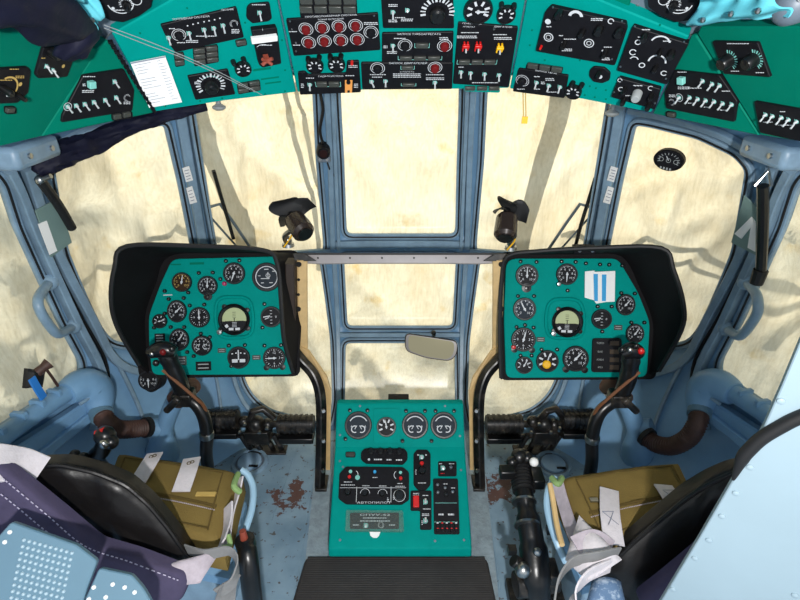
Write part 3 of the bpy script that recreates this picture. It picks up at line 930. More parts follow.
placard(LP, PL, 160, 338, 10, 9, M_BLACK, 'magnetic_indicator', 3)
b = B()
for x, y, w_, h_ in ((176, 264.5, 10, 1.2), (197, 263.5, 14, 2.2)):
    c = PL.l(x, y); s = PL.s(x, y); b.rect(c.x, c.y, w_ * s, h_ * s, .0012)
c = PL.l(168, 295); s = PL.s(168, 295); b.mat(1).rect(c.x, c.y, 9 * s, 1 * s, .0012)
b.obj('lettering', [M_GREEN2, M_WHITE], LP, smooth=0)
b = B(); b.prism(PL.poly(round_poly([(170, 252), (298, 250), (300, 376), (140, 378), (136, 346), (136, 316), (148, 280)], 7, 4, 0), -.02), -.03, -.014); b.obj('back_box', M_HOOD, LP, smooth=0)
# ---- right panel
PR = panel_frame(578, 320, 1.50, 26, -3)
right_board = [(512, 258.5), (618, 258.5), (638, 292), (650, 322), (647, 377), (506, 378), (504, 320), (506, 264)]
RP = make_panel(PR, 'right turquoise instrument panel with folded striped paper stuck among its dials, in a black hood', right_board, None, None, None)
hood(RP, PR, [(503, 378), (501, 330), (502, 280), (506, 256), (540, 255), (580, 255), (619, 257), (638, 290), (650, 322), (649, 350), (647, 374)],
     [(502, 377, .01), (501, 330, .03), (503, 280, .06), (509, 257, .09), (540, 252, .12), (600, 249, .16), (660, 249, .20), (672, 270, .20), (682, 304, .17), (680, 330, .12), (658, 370, .04)], 'hood', M_HOOD)
gr = [(526.7, 275.6, 11.2, 'std', None, 90, 1.0, 'down'), (566.6, 274.3, 10.6, 'std', None, 268, 1.0, None), (524.3, 309, 11.3, 'std', M_DIALGR, 120, 1.0, None),
      (625.2, 304.7, 9.4, 'std', None, 45, 1.13, None), (601.3, 319, 10, 'vsi', None, None, 1.0, None), (634.5, 333.5, 8.9, 'std', None, 50, 1.1, None),
      (523.2, 339.4, 12, 'clock', None, 75, 1.0, 'ears'), (523.9, 365, 8.6, 'small', None, 60, 1.0, None), (547.1, 361, 11, 'fan', None, 75, 1.0, None), (575.3, 358.5, 12.8, 'big', None, 48, 1.0, 'ears')]
for x, y, r, st, fc, an, el, kn in gr: gauge(RP, PR, x, y, r, st, fc, an, el, kn)
c = PR.l(546, 364); r = 4.2 * PR.s(546, 364); b = B(); b.lathe([(r, .006), (r, .012), (r * .7, .015), (1e-6, .015)], None, 16)
o = b.obj('yellow_knob', M_YEL, RP); o.location = (c.x, c.y, 0); o['label'] = 'round yellow knob'
surround(RP, PR, [(549, 299), (580, 299), (585, 318), (582, 338), (548, 338), (545, 320)])
attitude(RP, PR, 566.6, 322, 14.8)
lamp_knobs(RP, PR, [(520.5, 261.5), (536.5, 262), (561.5, 261.5), (575.5, 262), (585.7, 263.4), (599.8, 264.5), (609, 264.7), (622, 265.6), (567.5, 290.5), (518, 296), (534, 296), (621, 293), (634.5, 293.5),
                    (597.5, 306.5), (611.5, 306.5), (602, 331.5), (631, 322.5), (644, 322.5), (516.5, 327), (525, 325), (533.5, 327.5), (520.5, 355.5), (531.5, 355.5), (541.5, 349.5), (557, 349.5)])
lamp_knobs(RP, PR, [(513.5, 347)], 2.3, M_RED, 'red_knob'); lamp_knobs(RP, PR, [(558.5, 284)], 2.6, M_STEEL, 'setting_knob')
placard(RP, PR, 540.5, 339.4, 8, 4.5); placard(RP, PR, 618, 327.5, 8, 5)
b = B(); b.prism(PR.poly(round_poly([(592, 338), (621, 338), (621.5, 372), (591, 372)], 3, 3, 0)), -.002, .007, bev=.001)
rb = b.obj('annunciator_box', M_BLACK, RP)
b = B()
for j, yy in enumerate((343, 351.5, 359.5, 367)):
    for i, (xx, ww) in enumerate(((599.5, 9), (613.5, 9))):
        c = PR.l(xx, yy); s = PR.s(xx, yy)
        if i == 0: b.mat(0).text(['ТОПЛ', 'БАК', 'КРЕН', 'РЕЗ'][j], c.x, c.y, 2.6 * s, .0076)
        else: b.mat(1); b.rect(c.x, c.y, ww * s, 4.4 * s, .0082)
b.obj('lettering', [M_GREYM, M_BRONZE], rb, smooth=0)
b = B(); b.prism(PR.poly(round_poly([(500, 252), (625, 252), (650, 288), (660, 320), (655, 379), (500, 380)], 7, 4, 0), -.02), -.03, -.014); b.obj('back_box', M_HOOD, RP, smooth=0)
# folded striped paper on the right panel
tp = thing('striped_paper', 'folded white paper with blue stripes stuck on the right instrument panel', 'paper', PR.M)
b = B(); b.prism(PR.poly([(584.5, 271.5), (594, 270.6), (596, 301), (584.2, 297.5)]), .004, .0055); b.obj('back_leaf', M_PAPER, tp, smooth=0)
b = B(); b.prism(PR.poly([(592, 272), (614.3, 271), (613.8, 301.5), (604, 302), (595.5, 303.5), (593, 300)]), .006, .0085)
fl_ = b.obj('front_leaf', M_PAPER, tp, smooth=0)
b = B(); b.prism(PR.poly([(592.6, 274), (597, 274), (597, 301), (593.4, 301)]), .0087, .0092); b.prism(PR.poly([(601, 274.5), (605.5, 274.5), (605, 301), (601, 301)]), .0087, .0092)
b.objs('blue_stripe', M_BSTR, fl_, smooth=0)
# gauge pods hanging under the outer corner of the left panel
P_ = panel_frame(150, 378, 1.42, 24, 4)
tpod = thing('gauge_pod', 'small black teardrop gauge pod hanging below the outer corner of the left panel', 'gauge', P_.M)
b = B(); b.prism(P_.poly(round_poly([(139, 366), (156, 360), (162, 372), (161, 388), (150, 394), (140, 386)], 8, 5, 0)), -.05, 0, bev=.003); b.obj('housing', M_BLACK, tpod)
gauge(tpod, P_, 149, 380, 10, 'std', None, 270)
# bracket boxes on top of the right hood
for nm, (x, y, w_, h_), lb in (('bracket', (584, 249, 22, 7), 'small black bracket on top of the right hood behind the wiper'), ):
    p = at_y(x, y, 1.53); s = mpp(p)
    tb = thing(nm, lb, 'bracket', Matrix.Translation(p))
    b = B(); b.box((0, 0, 0), (w_ * s, .03, h_ * s)); b.obj('body', M_BLACK, tb, bevel=.002)
    b = B(); b.cyl((-.02, -.016, .002), (-.02, -.022, .002), .005); b.cyl((.02, -.016, .002), (.02, -.022, .002), .005); b.objs('screw', M_STEEL, tb)
# ================================================================== PANEL SUPPORTS AND CROSS BEAM
def support(sx, label):
    f = (lambda x, y: (x, y)) if sx < 0 else (lambda x, y: (800 - x, y))
    t = thing('panel_support', label, 'support', Matrix.Translation(at_z(*f(325, 487), 0)), 'panel supports')
    o = t.matrix_world.translation
    path = [(298, 352, 1.5), (306, 362, 1.49), (316, 374, 1.47), (321.5, 388, 1.45), (323.5, 405, 1.43), (323.5, 430, 1.41), (323, 460, 1.385)]
    P = [at_y(*f(x, y), yy) for x, y, yy in path] + [at_z(*f(322, 486), 0)]
    P = [p - o for p in curve_pts(P, 6)]
    b = B(); b.bar(P, V((sx, -1.2, .5)), 0.030, 0.026); b.obj('strut', M_CHIP, t)
    b = B()
    for x, y, yy in ((323, 410, 1.428), (323, 440, 1.404), (322.5, 470, 1.377)):
        p = at_y(*f(x, y), yy - .035) - o
        b.cyl(p, p + V((-sx * .004, -.012, .004)), .006)
    b.objs('bolt', M_STEEL, t)
    e = P[-1]; b = B(); b.box((e.x, e.y + .005, .008), (.042, .07, .016)); b.obj('foot', M_CHIP, t, bevel=.002)
    # inner web, its lit cream tone held in the colour
    q = [at_y(*f(x, y), yy) - o for x, y, yy in ((300, 346, 1.52), (309, 352, 1.52), (327, 378, 1.48), (331, 392, 1.46), (330, 470, 1.40), (326, 470, 1.40), (325.5, 400, 1.46), (322, 384, 1.48), (305, 364, 1.52))]
    b = B(); v0 = q; v1 = [p + V((0, .012, 0)) for p in q]; n = len(q)
    fs = [list(range(n)), list(range(2 * n - 1, n - 1, -1))] + [[i, n + i, n + (i + 1) % n, (i + 1) % n] for i in range(n)]
    b.add(v0 + v1, fs); b.obj('web', M_CREAM, t, smooth=0)
    # upright channel beside the panel
    q = [at_y(*f(x, y), 1.545) - o for x, y in ((299, 258), (303, 258), (306, 346), (298, 352))]
    b = B(); b.bar([(q[0] + q[1]) / 2, (q[2] + q[3]) / 2], V((sx * -.5, -1, .3)), .034, .02); ch = b.obj('channel', M_CREAM, t)
    b = B()
    for k in range(7):
        a = k / 6 * .9 + .05
        p = q[0].lerp(q[3], a) + V((-sx * .004, -.022, .006)); 
        b.cyl(p, p + V((0, -.004, 0.001)), .005 if k % 3 else .009, None, 10)
    b.objs('rivet', M_HOLE, ch)
    if sx < 0: b = B(); b.bar([q[0] + V((sx * -.018 * 0 + (-.02 if sx < 0 else .02), 0, 0)), q[3] + V(((-.012 if sx < 0 else .012), 0, 0))], V((0, -1, .3)), .03, .05); b.obj('side_flange', M_HOODB, t)
support(-1, 'black and cream support strut from the left instrument panel down to the floor')
support(1, 'black and cream support strut from the right instrument panel down to the floor')
PB = Plane(at_y(400, 258, 1.55), (0, -.9, .45))
tb = thing('cross_beam', 'pale grey beam bridging the two instrument panels across the centre window', 'beam', PB.M)
b = B(); b.prism(PB.poly([(302, 254), (498, 254), (499, 263), (480, 264), (440, 263.5), (360, 263.5), (320, 264), (301, 263)]), -.03, 0, bev=.002); b.obj('beam', M_BEAM, tb)
b = B(); b.prism(PB.poly([(296, 253), (504, 253), (504, 255), (296, 255)]), -.035, .012); b.obj('top_edge', M_RUB, tb)
for sx in (0, 1):
    f = (lambda q: q) if sx == 0 else mir
    b = B(); b.prism(PB.poly(f([(294, 254), (306, 254), (317, 261), (296, 262)])), .001, .02, bev=.002); b.obj('gusset', M_CHIP, tb)
b = B()
for x in (318, 350, 382, 414, 446, 478):
    p = PB.l(x, 258); b.cyl((p.x, p.y, 0), (p.x, p.y, .003), .003, None, 8)
b.objs('rivet', M_HOLE, tb)
# rear-view mirror
PM = Plane(at_y(431, 346, 1.84), (-.06, -.87, .46), up=(-.13, 0, 1))
tm = thing('driving_mirror', 'tilted wide mirror with dark brown rim in the centre chin window', 'mirror', PM.M)
mo = round_poly([(405, 333), (458, 341), (457, 355), (450, 361.5), (425, 358), (405, 351)], 6, 5, 0)
b = B(); b.prism(PM.poly(mo), -.012, 0, bev=.003); b.obj('mirror_housing', mat('brown_rim', (44, 30, 22), .3), tm)
mi = [V((431.5, 347)) + (p - V((431.5, 347))) * .87 for p in mo]
b = B(); b.prism(PM.poly(mi), 0, .0015); b.obj('mirror_glass', M_MIRROR, tm, smooth=0)
b = B(); p = PM.l(434, 336); b.tube([(p.x, p.y, -.01), (p.x, p.y + .012, -.02), (p.x, p.y + .006, -.05)], .007, 10); b.sphere((p.x, p.y + .012, -.01), .011); b.obj('mirror_arm', M_BLKGL, tm)
# ================================================================== OVERHEAD PANELS
class Ctl:
    """a black control plate on a panel, with its switches as pieces"""
    def __init__(s, t, P, poly, name='control_plate', m=None, h=.004, r=1.5, label=None):
        s.P = P; s.h = h
        b = B(); b.prism(P.poly(round_poly(poly, r, 2, 0) if r else poly), -.002, h, bev=.0008)
        s.o = b.obj(name, m or M_BLACK, t, smooth=0); s.w = B(); s.k = B()
        if label: s.o['label'] = label
        xs = [q[0] for q in poly]; ys = [q[1] for q in poly]
    def c(s, x, y): return s.P.l(x, y, s.h), s.P.s(x, y, s.h)
    def t(s, x, y, L=5.0, down=True, m=None, ang=0.0):
        p, q = s.c(x, y)
        s.w.mat(1).ring(p.x, p.y, 1.7 * q, 2.3 * q, s.h + .0006, None, 14)
        s.w.mat(1).bar([(p.x - 1.9 * q, p.y + 2.6 * q, s.h + .0004), (p.x - 1.9 * q, p.y - 2.6 * q, s.h + .0004)], (0, 0, 1), .45 * q, .0003)
        b = B(); b.lathe([(1.5 * q, 0), (1.5 * q, .003), (.9 * q, .005), (1e-6, .005)], None, 10)
        d = -1 if down else 1
        e = V((math.sin(ang) * L * .6 * q, d * L * .55 * q, .011))
        b.tube([(0, 0, .002), e * .6, e], [.6 * q, .8 * q, 1.0 * q], 8)
        o = b.obj('toggle_switch', m or M_LEVER, s.o); o.location = (p.x, p.y, s.h); return s
    def b(s, x, y, r, m, rings=True):
        p, q = s.c(x, y); r *= q
        if rings:
            s.w.mat(0).ring(p.x, p.y, r * .90, r * .98, s.h + .0006, None, 26); s.w.ring(p.x, p.y, r * .66, r * .73, s.h + .0009, None, 24)
        b = B(); b.lathe([(r * .58, 0), (r * .58, .006), (r * .48, .008), (1e-6, .0085)], None, 20)
        o = b.obj('push_button', m, s.o); o.location = (p.x, p.y, s.h); return s
    def win(s, x, y, w, h, nx=1, ny=1, frame=True):
        for i in range(nx):
            for j in range(ny):
                xx = x + (i - (nx - 1) / 2) * w / nx; yy = y + (j - (ny - 1) / 2) * h / ny
                p, q = s.c(xx, yy); W = w / nx * .86 * q; H = h / ny * .8 * q
                b = B(); b.box((0, 0, .0015), (W, H, .005))
                o = b.obj('annunciator', M_WIN, s.o, bevel=.0008); o.location = (p.x, p.y, s.h)
        if frame:
            p, q = s.c(x, y); s.w.mat(1)
            s.w.rect(p.x - w * .52 * q, p.y - h * .1 * q, .5 * q, h * .9 * q, s.h + .0004); s.w.rect(p.x + w * .52 * q, p.y - h * .1 * q, .5 * q, h * .9 * q, s.h + .0004)
            s.w.rect(p.x, p.y - h * .52 * q, w * 1.05 * q, .5 * q, s.h + .0004)
        return s
    def rot(s, x, y, r, ticks=True, m=None, a0=-20, a1=200, n=12, km=None, kr=.42):
        p, q = s.c(x, y); r *= q
        if ticks:
            for i in range(n):
                a = math.radians(a0 + (a1 - a0) * i / (n - 1)); s.w.mat(m if m is not None else 0)
                s.w.bar([(p.x + r * .66 * math.cos(a), p.y + r * .66 * math.sin(a), s.h + .0004), (p.x + r * .95 * math.cos(a), p.y + r * .95 * math.sin(a), s.h + .0004)], (0, 0, 1), r * (.12 if i % 2 else .06), .0003)
        b = B(); k = r * kr; b.lathe([(k * 1.05, 0), (k, .012), (k * .8, .015), (1e-6, .015)], None, 16); b.box((0, k * .45, .0155), (k * .16, k * .9, .002))
        o = b.obj('rotary_knob', km or M_BLKGL, s.o); o.location = (p.x, p.y, s.h); o.rotation_euler.z = random.uniform(-1, 1); return s
    def x(s, t, x, y, size, rot=0.0, wid=None, mm=0):
        p, q = s.c(x, y); s.w.mat(mm).text(t, p.x, p.y, size * q, s.h + .0008, None, rot, wid * q if wid else None); return s
    def bars(s, x, y, w, rows=1, gap=1.6, mm=0, th=.7):
        """small illegible captions: broken dashes"""
        for r_ in range(rows):
            xx = x - w / 2
            while xx < x + w / 2 - .3:
                L = min(random.choice((1.2, 1.8, 2.6)), x + w / 2 - xx)
                p, q = s.c(xx + L / 2, y + r_ * gap); s.w.mat(mm).rect(p.x, p.y, L * q, th * q, s.h + .0006); xx += L + .5
        return s
    def arc(s, x, y, r, a0, a1, th=.6, mm=0):
        p, q = s.c(x, y); s.w.mat(mm).ring(p.x, p.y, (r - th / 2) * q, (r + th / 2) * q, s.h + .0006, None, 20, math.radians(a0), math.radians(a1)); return s
    def dot(s, x, y, r, mm=0):
        p, q = s.c(x, y); s.w.mat(mm).ring(p.x, p.y, 1e-5, r * q, s.h + .0006, None, 12); return s
    def knob(s, x, y, r, m=None, hh=.012):
        p, q = s.c(x, y); r *= q; b = B(); b.lathe([(r * 1.05, 0), (r, hh), (r * .8, hh * 1.2), (1e-6, hh * 1.2)], None, 16)
        o = b.obj('knob', m or M_BLKGL, s.o); o.location = (p.x, p.y, s.h); return s
    def scr(s, pts):
        b = B()
        for x, y in pts:
            p, q = s.c(x, y); b.lathe([(1.1 * q, 0), (1.0 * q, .0012), (1e-6, .0014)], Matrix.Translation((p.x, p.y, s.h)), 8)
        b.objs('screw', M_STEEL, s.o); return s
    def guard(s, x, y, m):
        p, q = s.c(x, y); b = B()
        b.box((0, 1.5 * q, .008), (7 * q, 3 * q, .006)); b.box((-2.8 * q, -1.5 * q, .007), (1.6 * q, 5 * q, .006)); b.box((2.2 * q, -1 * q, .007), (1.6 * q, 4 * q, .006)); b.box((-1.6 * q, 3 * q, .004), (2 * q, 2 * q, .008)); b.box((1.8 * q, 3 * q, .004), (2 * q, 2 * q, .008))
        o = b.obj('switch_guard', m, s.o, bevel=.001); o.location = (p.x, p.y, s.h)
        b = B(); b.tube([(0, -1 * q, .003), (0, -4.5 * q, .012)], [.7 * q, .9 * q], 8); k = b.obj('toggle_switch', M_LEVER, s.o); k.location = (p.x + .6 * q, p.y, s.h); return s
    def done(s):
        if s.w.v: s.w.obj('lettering', [M_WHITE, M_TEAL, M_AMBER, M_RED], s.o, smooth=0)
def fuse_dial(t, P, x, y, r, lamps):
    gauge(t, P, x, y, r, 'fan', None, None, name='gauge')
    lamp_knobs(t, P, lamps, 2.6)
def board(name, label, P, poly, m=None, th=.02, r=1.5):
    t = thing(name, label, 'overhead panel', P.M, None)
    b = B(); b.prism(P.poly(round_poly(poly, r, 2, 0)), -th, 0, bev=.002); b.obj('panel_board', m or M_GREEN, t, smooth=0)
    return t
def rivets(t, P, pts, m=None):
    b = B()
    for x, y in pts:
        p = P.l(x, y); q = P.s(x, y); b.lathe([(1.0 * q, -.0005), (.9 * q, .0012), (1e-6, .0016)], Matrix.Translation((p.x, p.y, 0)), 8)
    b.objs('rivet', m or M_GREEN2, t)
# ---- centre
c0 = at_y(400, 90, 1.10); tilt = math.radians(50)
PC = Plane(c0, V((1, 0, 0)).cross(V((0, -math.cos(tilt), math.sin(tilt)))), u=(1, 0, 0))
if PC.n.dot(CAM - c0) < 0: PC = Plane(c0, -PC.n, u=(1, 0, 0))
OC = board('overhead_console', 'centre turquoise overhead panel with fire buttons and engine start switches above the windscreen', PC, [(276, -14), (528, -14), (509, 88.5), (452, 89.5), (400, 90), (350, 90.5), (297.5, 92.5)])
k = Ctl(OC, PC, [(298.5, -12), (356, -14), (357.5, 12.5), (300.5, 16)]); k.win(328, 0, 58, 26, 4, 3, False).done()
k = Ctl(OC, PC, [(286, 18), (378, 11.7), (380.5, 48.7), (294, 54.6)])
for x, y in ((306, 28.8), (322.3, 27.1), (339, 26), (355.6, 25.2), (308.7, 42.2), (324.4, 40.6), (340.8, 39.8), (357.3, 39)): k.b(x, y, 7.4, M_DRED)
k.b(371, 32, 7.6, M_BLACK).x('ПРОТИВОПОЖАРНАЯ СИСТЕМА', 331, 15.6, 2.6, .05, 52).x('ПОЖАР ВКЛЮЧЕНИЕ', 331, 18.9, 2.2, .05, 26)
k.x('1', 292, 29, 2.4).bars(293, 31.5, 8).x('2', 296, 42.5, 2.4).bars(297, 45, 8).bars(371, 22.5, 14, 2).scr([(290, 21), (296, 51), (374, 15.5)]).done()
fuse_dial(OC, PC, 315, 64.4, 8.6, [(308.3, 57.8), (319.3, 56.3)]); fuse_dial(OC, PC, 336.6, 63.2, 8.6, [(330.3, 55.5), (341, 55)])
k = Ctl(OC, PC, [(347, 60), (359, 59.5), (361, 91), (300, 93.5), (297.8, 70.9), (305, 70.2), (308, 73.5), (346, 72)])
k.b(352, 58.4 + 3, 2.6, M_RED, False).bars(353, 65.5, 9, 2).x('ГИДРОСИСТЕМА', 331, 76, 2.6, .02, 25).bars(310, 78, 8).bars(350, 75.5, 9).t(309.8, 84.5).win(328, 83.7, 24, 7, 2).bars(302.5, 84, 3, 3).bars(356, 84, 4, 3).done()
PTAG = Plane(PC.w(348.3, 86, .008), PC.n, u=PC.u)
ot = thing('orange_tag', 'orange tag hanging on the lower edge of the centre overhead panel', 'tag', PTAG.M)
b = B(); b.prism(PTAG.poly([(345, 80), (352.5, 80), (352, 92), (349.8, 92), (349.8, 89.5), (347.5, 89.5), (347.3, 92), (345, 92)]), 0, .002); b.obj('tag_plate', M_ORANGE, ot, smooth=0)
b = B(); p = PTAG.l(348.5, 81); b.cyl((p.x, p.y, -.006), (p.x, p.y, .005), .004, None, 10); b.obj('pin', M_BLACK, ot)
k = Ctl(OC, PC, [(380.5, -14), (453, -14), (454, 27), (383, 26.7)]); k.t(393, 12, 7).t(407.4, 10, 7, False).rot(437.4, 12.5, 18, True, 0, -10, 190, 14).bars(393, 4.5, 9, 2).bars(393, 20, 9, 2).bars(407, 19, 12, 2).bars(400, 17.5, 10).done()
k = Ctl(OC, PC, [(382, 31.8), (453.6, 30.4), (452.5, 61), (382, 61)])
k.x('ЗАПУСК ТУРБОАГРЕГАТА', 419, 33.9, 3.0, .0, 44).t(393, 45.5).b(405, 45, 7.4, M_BLACK).win(422, 45, 14, 6).b(444.6, 45.6, 7.6, M_DRED).win(420, 57.6, 42, 5, 3).bars(400, 38.3, 12).bars(385.5, 46, 4, 2).bars(392, 51.5, 10, 2).bars(444, 37.5, 9, 2).done()
k = Ctl(OC, PC, [(361, 61.4), (453, 61.4), (452, 87.7), (362.5, 88.2)])
k.x('ЗАПУСК ДВИГАТЕЛЕЙ', 408, 63, 3.0, 0, 38).b(377.6, 68, 7.4, M_BLACK).win(407.6, 67.2, 13, 5).b(435, 67.4, 7.4, M_DRED).t(371.6, 81.4, 4, True, None, 1.5).t(385.6, 81, 4).t(435, 82.4, 5)
k.x('В ПОЛЕТЕ', 407, 71.6, 1.8, 0, 14).bars(407, 73.8, 28, 3).bars(378, 74.5, 16).bars(435, 74.6, 18).bars(435, 77.8, 18, 2).win(408.6, 84.2, 14, 4).bars(377, 77, 10).done()
gauge(OC, PC, 478, 9, 14.5, 'fan', None, 0); fuse_dial(OC, PC, 506, 13, 9.4, [(501.5, 3.5), (514, 4.5)])
k = Ctl(OC, PC, [(458, 21), (518, 25.6), (508.4, 86), (452.8, 82.5)])
k.x('ГЕНЕР. ТОКА', 472, 23.4, 2.4, -.05, 19).x('АГРЕГАТ', 469, 26.6, 2.2, -.05, 12).x('ДВИГАТЕЛИ', 503, 26.6, 2.4, -.05, 18).bars(470, 32.5, 18).bars(467, 36, 20, 2).bars(500, 34.5, 14).bars(503, 37.5, 18, 2)
k.guard(465.6, 44.4, M_RED).guard(478, 44.4, M_RED).guard(499.6, 46, M_YEL).win(477, 61.6, 38, 6, 3).t(461, 72, 4).t(470.6, 73).t(484.6, 74).t(499, 75).bars(485, 82.6, 26).bars(461, 67, 5).scr([(494, 29)]).done()
k = Ctl(OC, PC, [(464, 85.5), (500, 88), (499.5, 91.5), (464, 90)], 'annunciator_strip', M_GREEN); k.win(482, 87.8, 36, 5, 3, 1, False).done()
# ---- left
pa = PC.w(278, 0); pb = PC.w(297, 92); pc_ = at_y(155, 112, 1.0)
PLo = plane3(pb, pb + (pb - pc_), pa)
PLo = Plane(pb, PLo.n, u=(pb - pc_))
OL = board('overhead_console', 'left turquoise overhead panel with the taped white checklist and fuel switches', PLo, [(112, 34), (192, -12), (275, -14), (296.5, 92.5), (225, 101), (155, 112)])
k = Ctl(OL, PLo, [(160, 23.5), (236, 5.6), (243.5, 36), (175, 51), (169, 43)])
k.x('ТОПЛИВНАЯ СИСТЕМА', 191, 17.6, 2.8, .0, 36).x('ПИТАНИЕ', 227.5, 9.4, 2.6, 0, 12).b(178.8, 34.7, 7, M_BLACK).t(189, 33, 7).t(204, 29.5, 7).t(213.8, 28, 7).t(223, 25.3, 7).t(168.5, 37.5, 6).b(233.8, 23.4, 4, M_BLACK)
for x, y in ((187.5, 25.5), (193, 24), (198, 22.8), (204, 21.5), (209, 20.5), (214.5, 19.5), (219.8, 18)): k.dot(x, y, .8)
k.bars(206, 36, 20).bars(192, 40.5, 12, 2).bars(181, 42.5, 8).bars(235.5, 29.5, 8, 3).bars(172, 28.5, 6).done()
k = Ctl(OL, PLo, [(246.5, 6.5), (250, 2.8), (269, 1.2), (271.5, 17), (268, 20), (252, 22), (246, 17)]); k.bars(259, 4.6, 14).t(259.5, 12.5, 8).done()
k = Ctl(OL, PLo, [(250, 26.4), (275.5, 23.6), (280, 60), (261, 64), (257.5, 61)], 'fire_valve_plate', None, .01)
p, q = k.c(263.8, 37.5); b = B(); b.box((0, 0, .003), (26 * q, 6 * q, .008)); o = b.obj('white_flap', M_PAPER, k.o, bevel=.001); o.location = (p.x, p.y, .01); o.rotation_euler.z = .02
p, q = k.c(265, 55.5); b = B()
b.box((0, 0, .008), (5 * q, 5 * q, .012))
for a in (.7, 2.3, 3.8, 5.4): b.tube([(0, 0, .012), (7 * q * math.cos(a), 5 * q * math.sin(a), .016)], [2 * q, 1.7 * q], 8)
o = b.obj('red_handle', M_BROWNR, k.o); o.location = (p.x, p.y, .01)
k.arc(263, 52, 9, 50, 130).x('1', 262.5, 29.5, 3.4).bars(266, 45, 12).done()
for x, y, w_, h_, nx, ny in ((205, 54.5, 25, 17, 2, 3), (178.5, 58.5, 10, 13, 1, 2), (240.3, 42, 11, 6, 1, 1), (248, 86.2, 23, 10, 2, 2)):
    k = Ctl(OL, PLo, [(x - w_ / 2, y - h_ / 2 + w_ * .09), (x + w_ / 2, y - h_ / 2 - w_ * .09), (x + w_ / 2 + 1, y + h_ / 2 - w_ * .09), (x - w_ / 2 + 1.5, y + h_ / 2 + w_ * .09)], 'annunciator_block', M_BLACK)
    for i in range(nx):
        for j in range(ny):
            u = (i + .5) / nx; v = (j + .5) / ny
            k.win(x - w_ / 2 + u * w_ + v * 1.2, y - h_ / 2 + v * h_ + w_ * (.09 - .18 * u), w_ / nx * 1.0, h_ / ny, 1, 1, False)
    k.done()
k = Ctl(OL, PLo, [(187, 75), (227.5, 68), (235, 93), (195, 98.7)]); k.rot(210.7, 85, 15, True, 0, -30, 210, 16).arc(211, 84, 10, 20, 130, .6, 1).bars(196.5, 82, 4, 2).done()
fuse_dial(OL, PLo, 242.5, 67.5, 8.2, [(233, 61.2), (243.2, 58.4)])
b = B()
for x, y, w_, h_ in ((262, 69, 18, 2.4), (270, 78, 18, 1.6), (273, 82.5, 16, 1.6)):
    c = PLo.l(x, y); s = PLo.s(x, y); b.rect(c.x, c.y, w_ * s, h_ * s, .0008, .0)
b.obj('stencilled_lettering', M_GREEN2, OL, smooth=0)
rivets(OL, PLo, [(165, 106), (200, 101), (222, 98), (265, 94), (285, 91), (187, 8), (140, 33), (245, 22.5), (282, 40), (285, 70)])
# checklist
ck = thing('checklist_card', 'white typed checklist card stuck on the left overhead panel', 'card', PLo.M)
b = B(); b.prism(PLo.poly([(130, 61), (164.7, 54.4), (181.6, 100.4), (148.7, 106)]), .003, .0045); b.obj('paper', M_PAPER, ck, smooth=0)
b = B()
for i in range(14):
    v = (i + 1) / 15.5
    for j, (u0, u1) in enumerate(((.08, .08 + random.uniform(.25, .5)), (.72, .72 + random.uniform(.05, .2)))):
        if i in (4, 9) and j == 0: continue
        f = lambda u: (130 + 34.7 * u + 17.8 * v, 61 - 6.6 * u + 45.4 * v)
        b.bar([V((*PLo.l(*f(u0)).xy, .0046)), V((*PLo.l(*f(u1)).xy, .0046))], (0, 0, 1), .0008, .0003)
b.prism(PLo.poly([(130.4, 61.8), (164.8, 55.2), (164.4, 54.2), (130, 60.7)]), .0046, .0052)
b.obj('typed_lines', M_PRINT, ck, smooth=0)
# ---- right
pa = PC.w(527, 0); pb = PC.w(508.5, 89); pc_ = at_y(651, 113, .98)
PRo = plane3(pb, pc_, pa); PRo = Plane(pb, PRo.n, u=(pc_ - pb))
OR_ = board('overhead_console', 'right turquoise overhead panel with black radio control boxes', PRo, [(529, -14), (590, -4), (689, 36.5), (651, 113), (580, 99), (509.5, 89)])
k = Ctl(OR_, PRo, [(552, 3.6), (627, 20), (628, 27), (616, 62.5), (537, 48.3), (546.5, 9)], 'radio_control_box', None, .008)
k.arc(575.6, 17, 6, 10, 170, 3).dot(548, 21.4, 3).arc(548.6, 37, 4.4, 0, 360, 1).arc(548.6, 37, 2.4, 0, 360, .6).arc(589, 43, 4.6, 0, 360, .9).arc(589, 43, 2.2, 0, 360, .7).arc(611, 21, 2.6, 0, 300, 1)
k.rot(565, 42.5, 6, False).rot(606, 50.5, 6, False).knob(560, 12, 3.5).knob(600, 28, 4).knob(583, 31, 3).knob(620, 30, 4).bars(597, 18.5, 12, 2).bars(570, 39, 12).bars(567, 49, 10, 2).bars(608, 47, 8).bars(606, 58, 8, 2).bars(561, 35.5, 4).bars(549, 26.5, 5).dot(563, 42.5, 1.2).dot(603, 50.5, 1.2)
k.scr([(553, 7), (622, 21), (612, 59)]).b(541.5, 46, 2.2, M_RED, False).done()
k = Ctl(OR_, PRo, [(634, 23), (690, 40.5), (668, 81.5), (618, 67.5)], 'radio_control_box', None, .008)
k.arc(660, 44, 9, 20, 160, 1.6).arc(657, 62, 8, 0, 180, 1.6).arc(638, 42, 2.5, 0, 360, 1).arc(633, 52, 3, 30, 330, 1).arc(634, 60, 4, 20, 160, 1).arc(642, 65, 2.6, 0, 360, 1).arc(664, 73, 2.6, 40, 330, 1).rot(661, 50, 5, False).rot(656, 66, 5, False).knob(645, 35, 3).knob(672, 52, 3.4).bars(646, 29.5, 8).bars(667, 41, 8).bars(640, 37, 4)
k.scr([(635, 26), (684, 41.5), (620.5, 66.5), (666, 78.5)]).done()
k = Ctl(OR_, PRo, [(620, 75), (662, 86), (656, 106.5), (612, 94)], 'radio_control_box', None, .008)
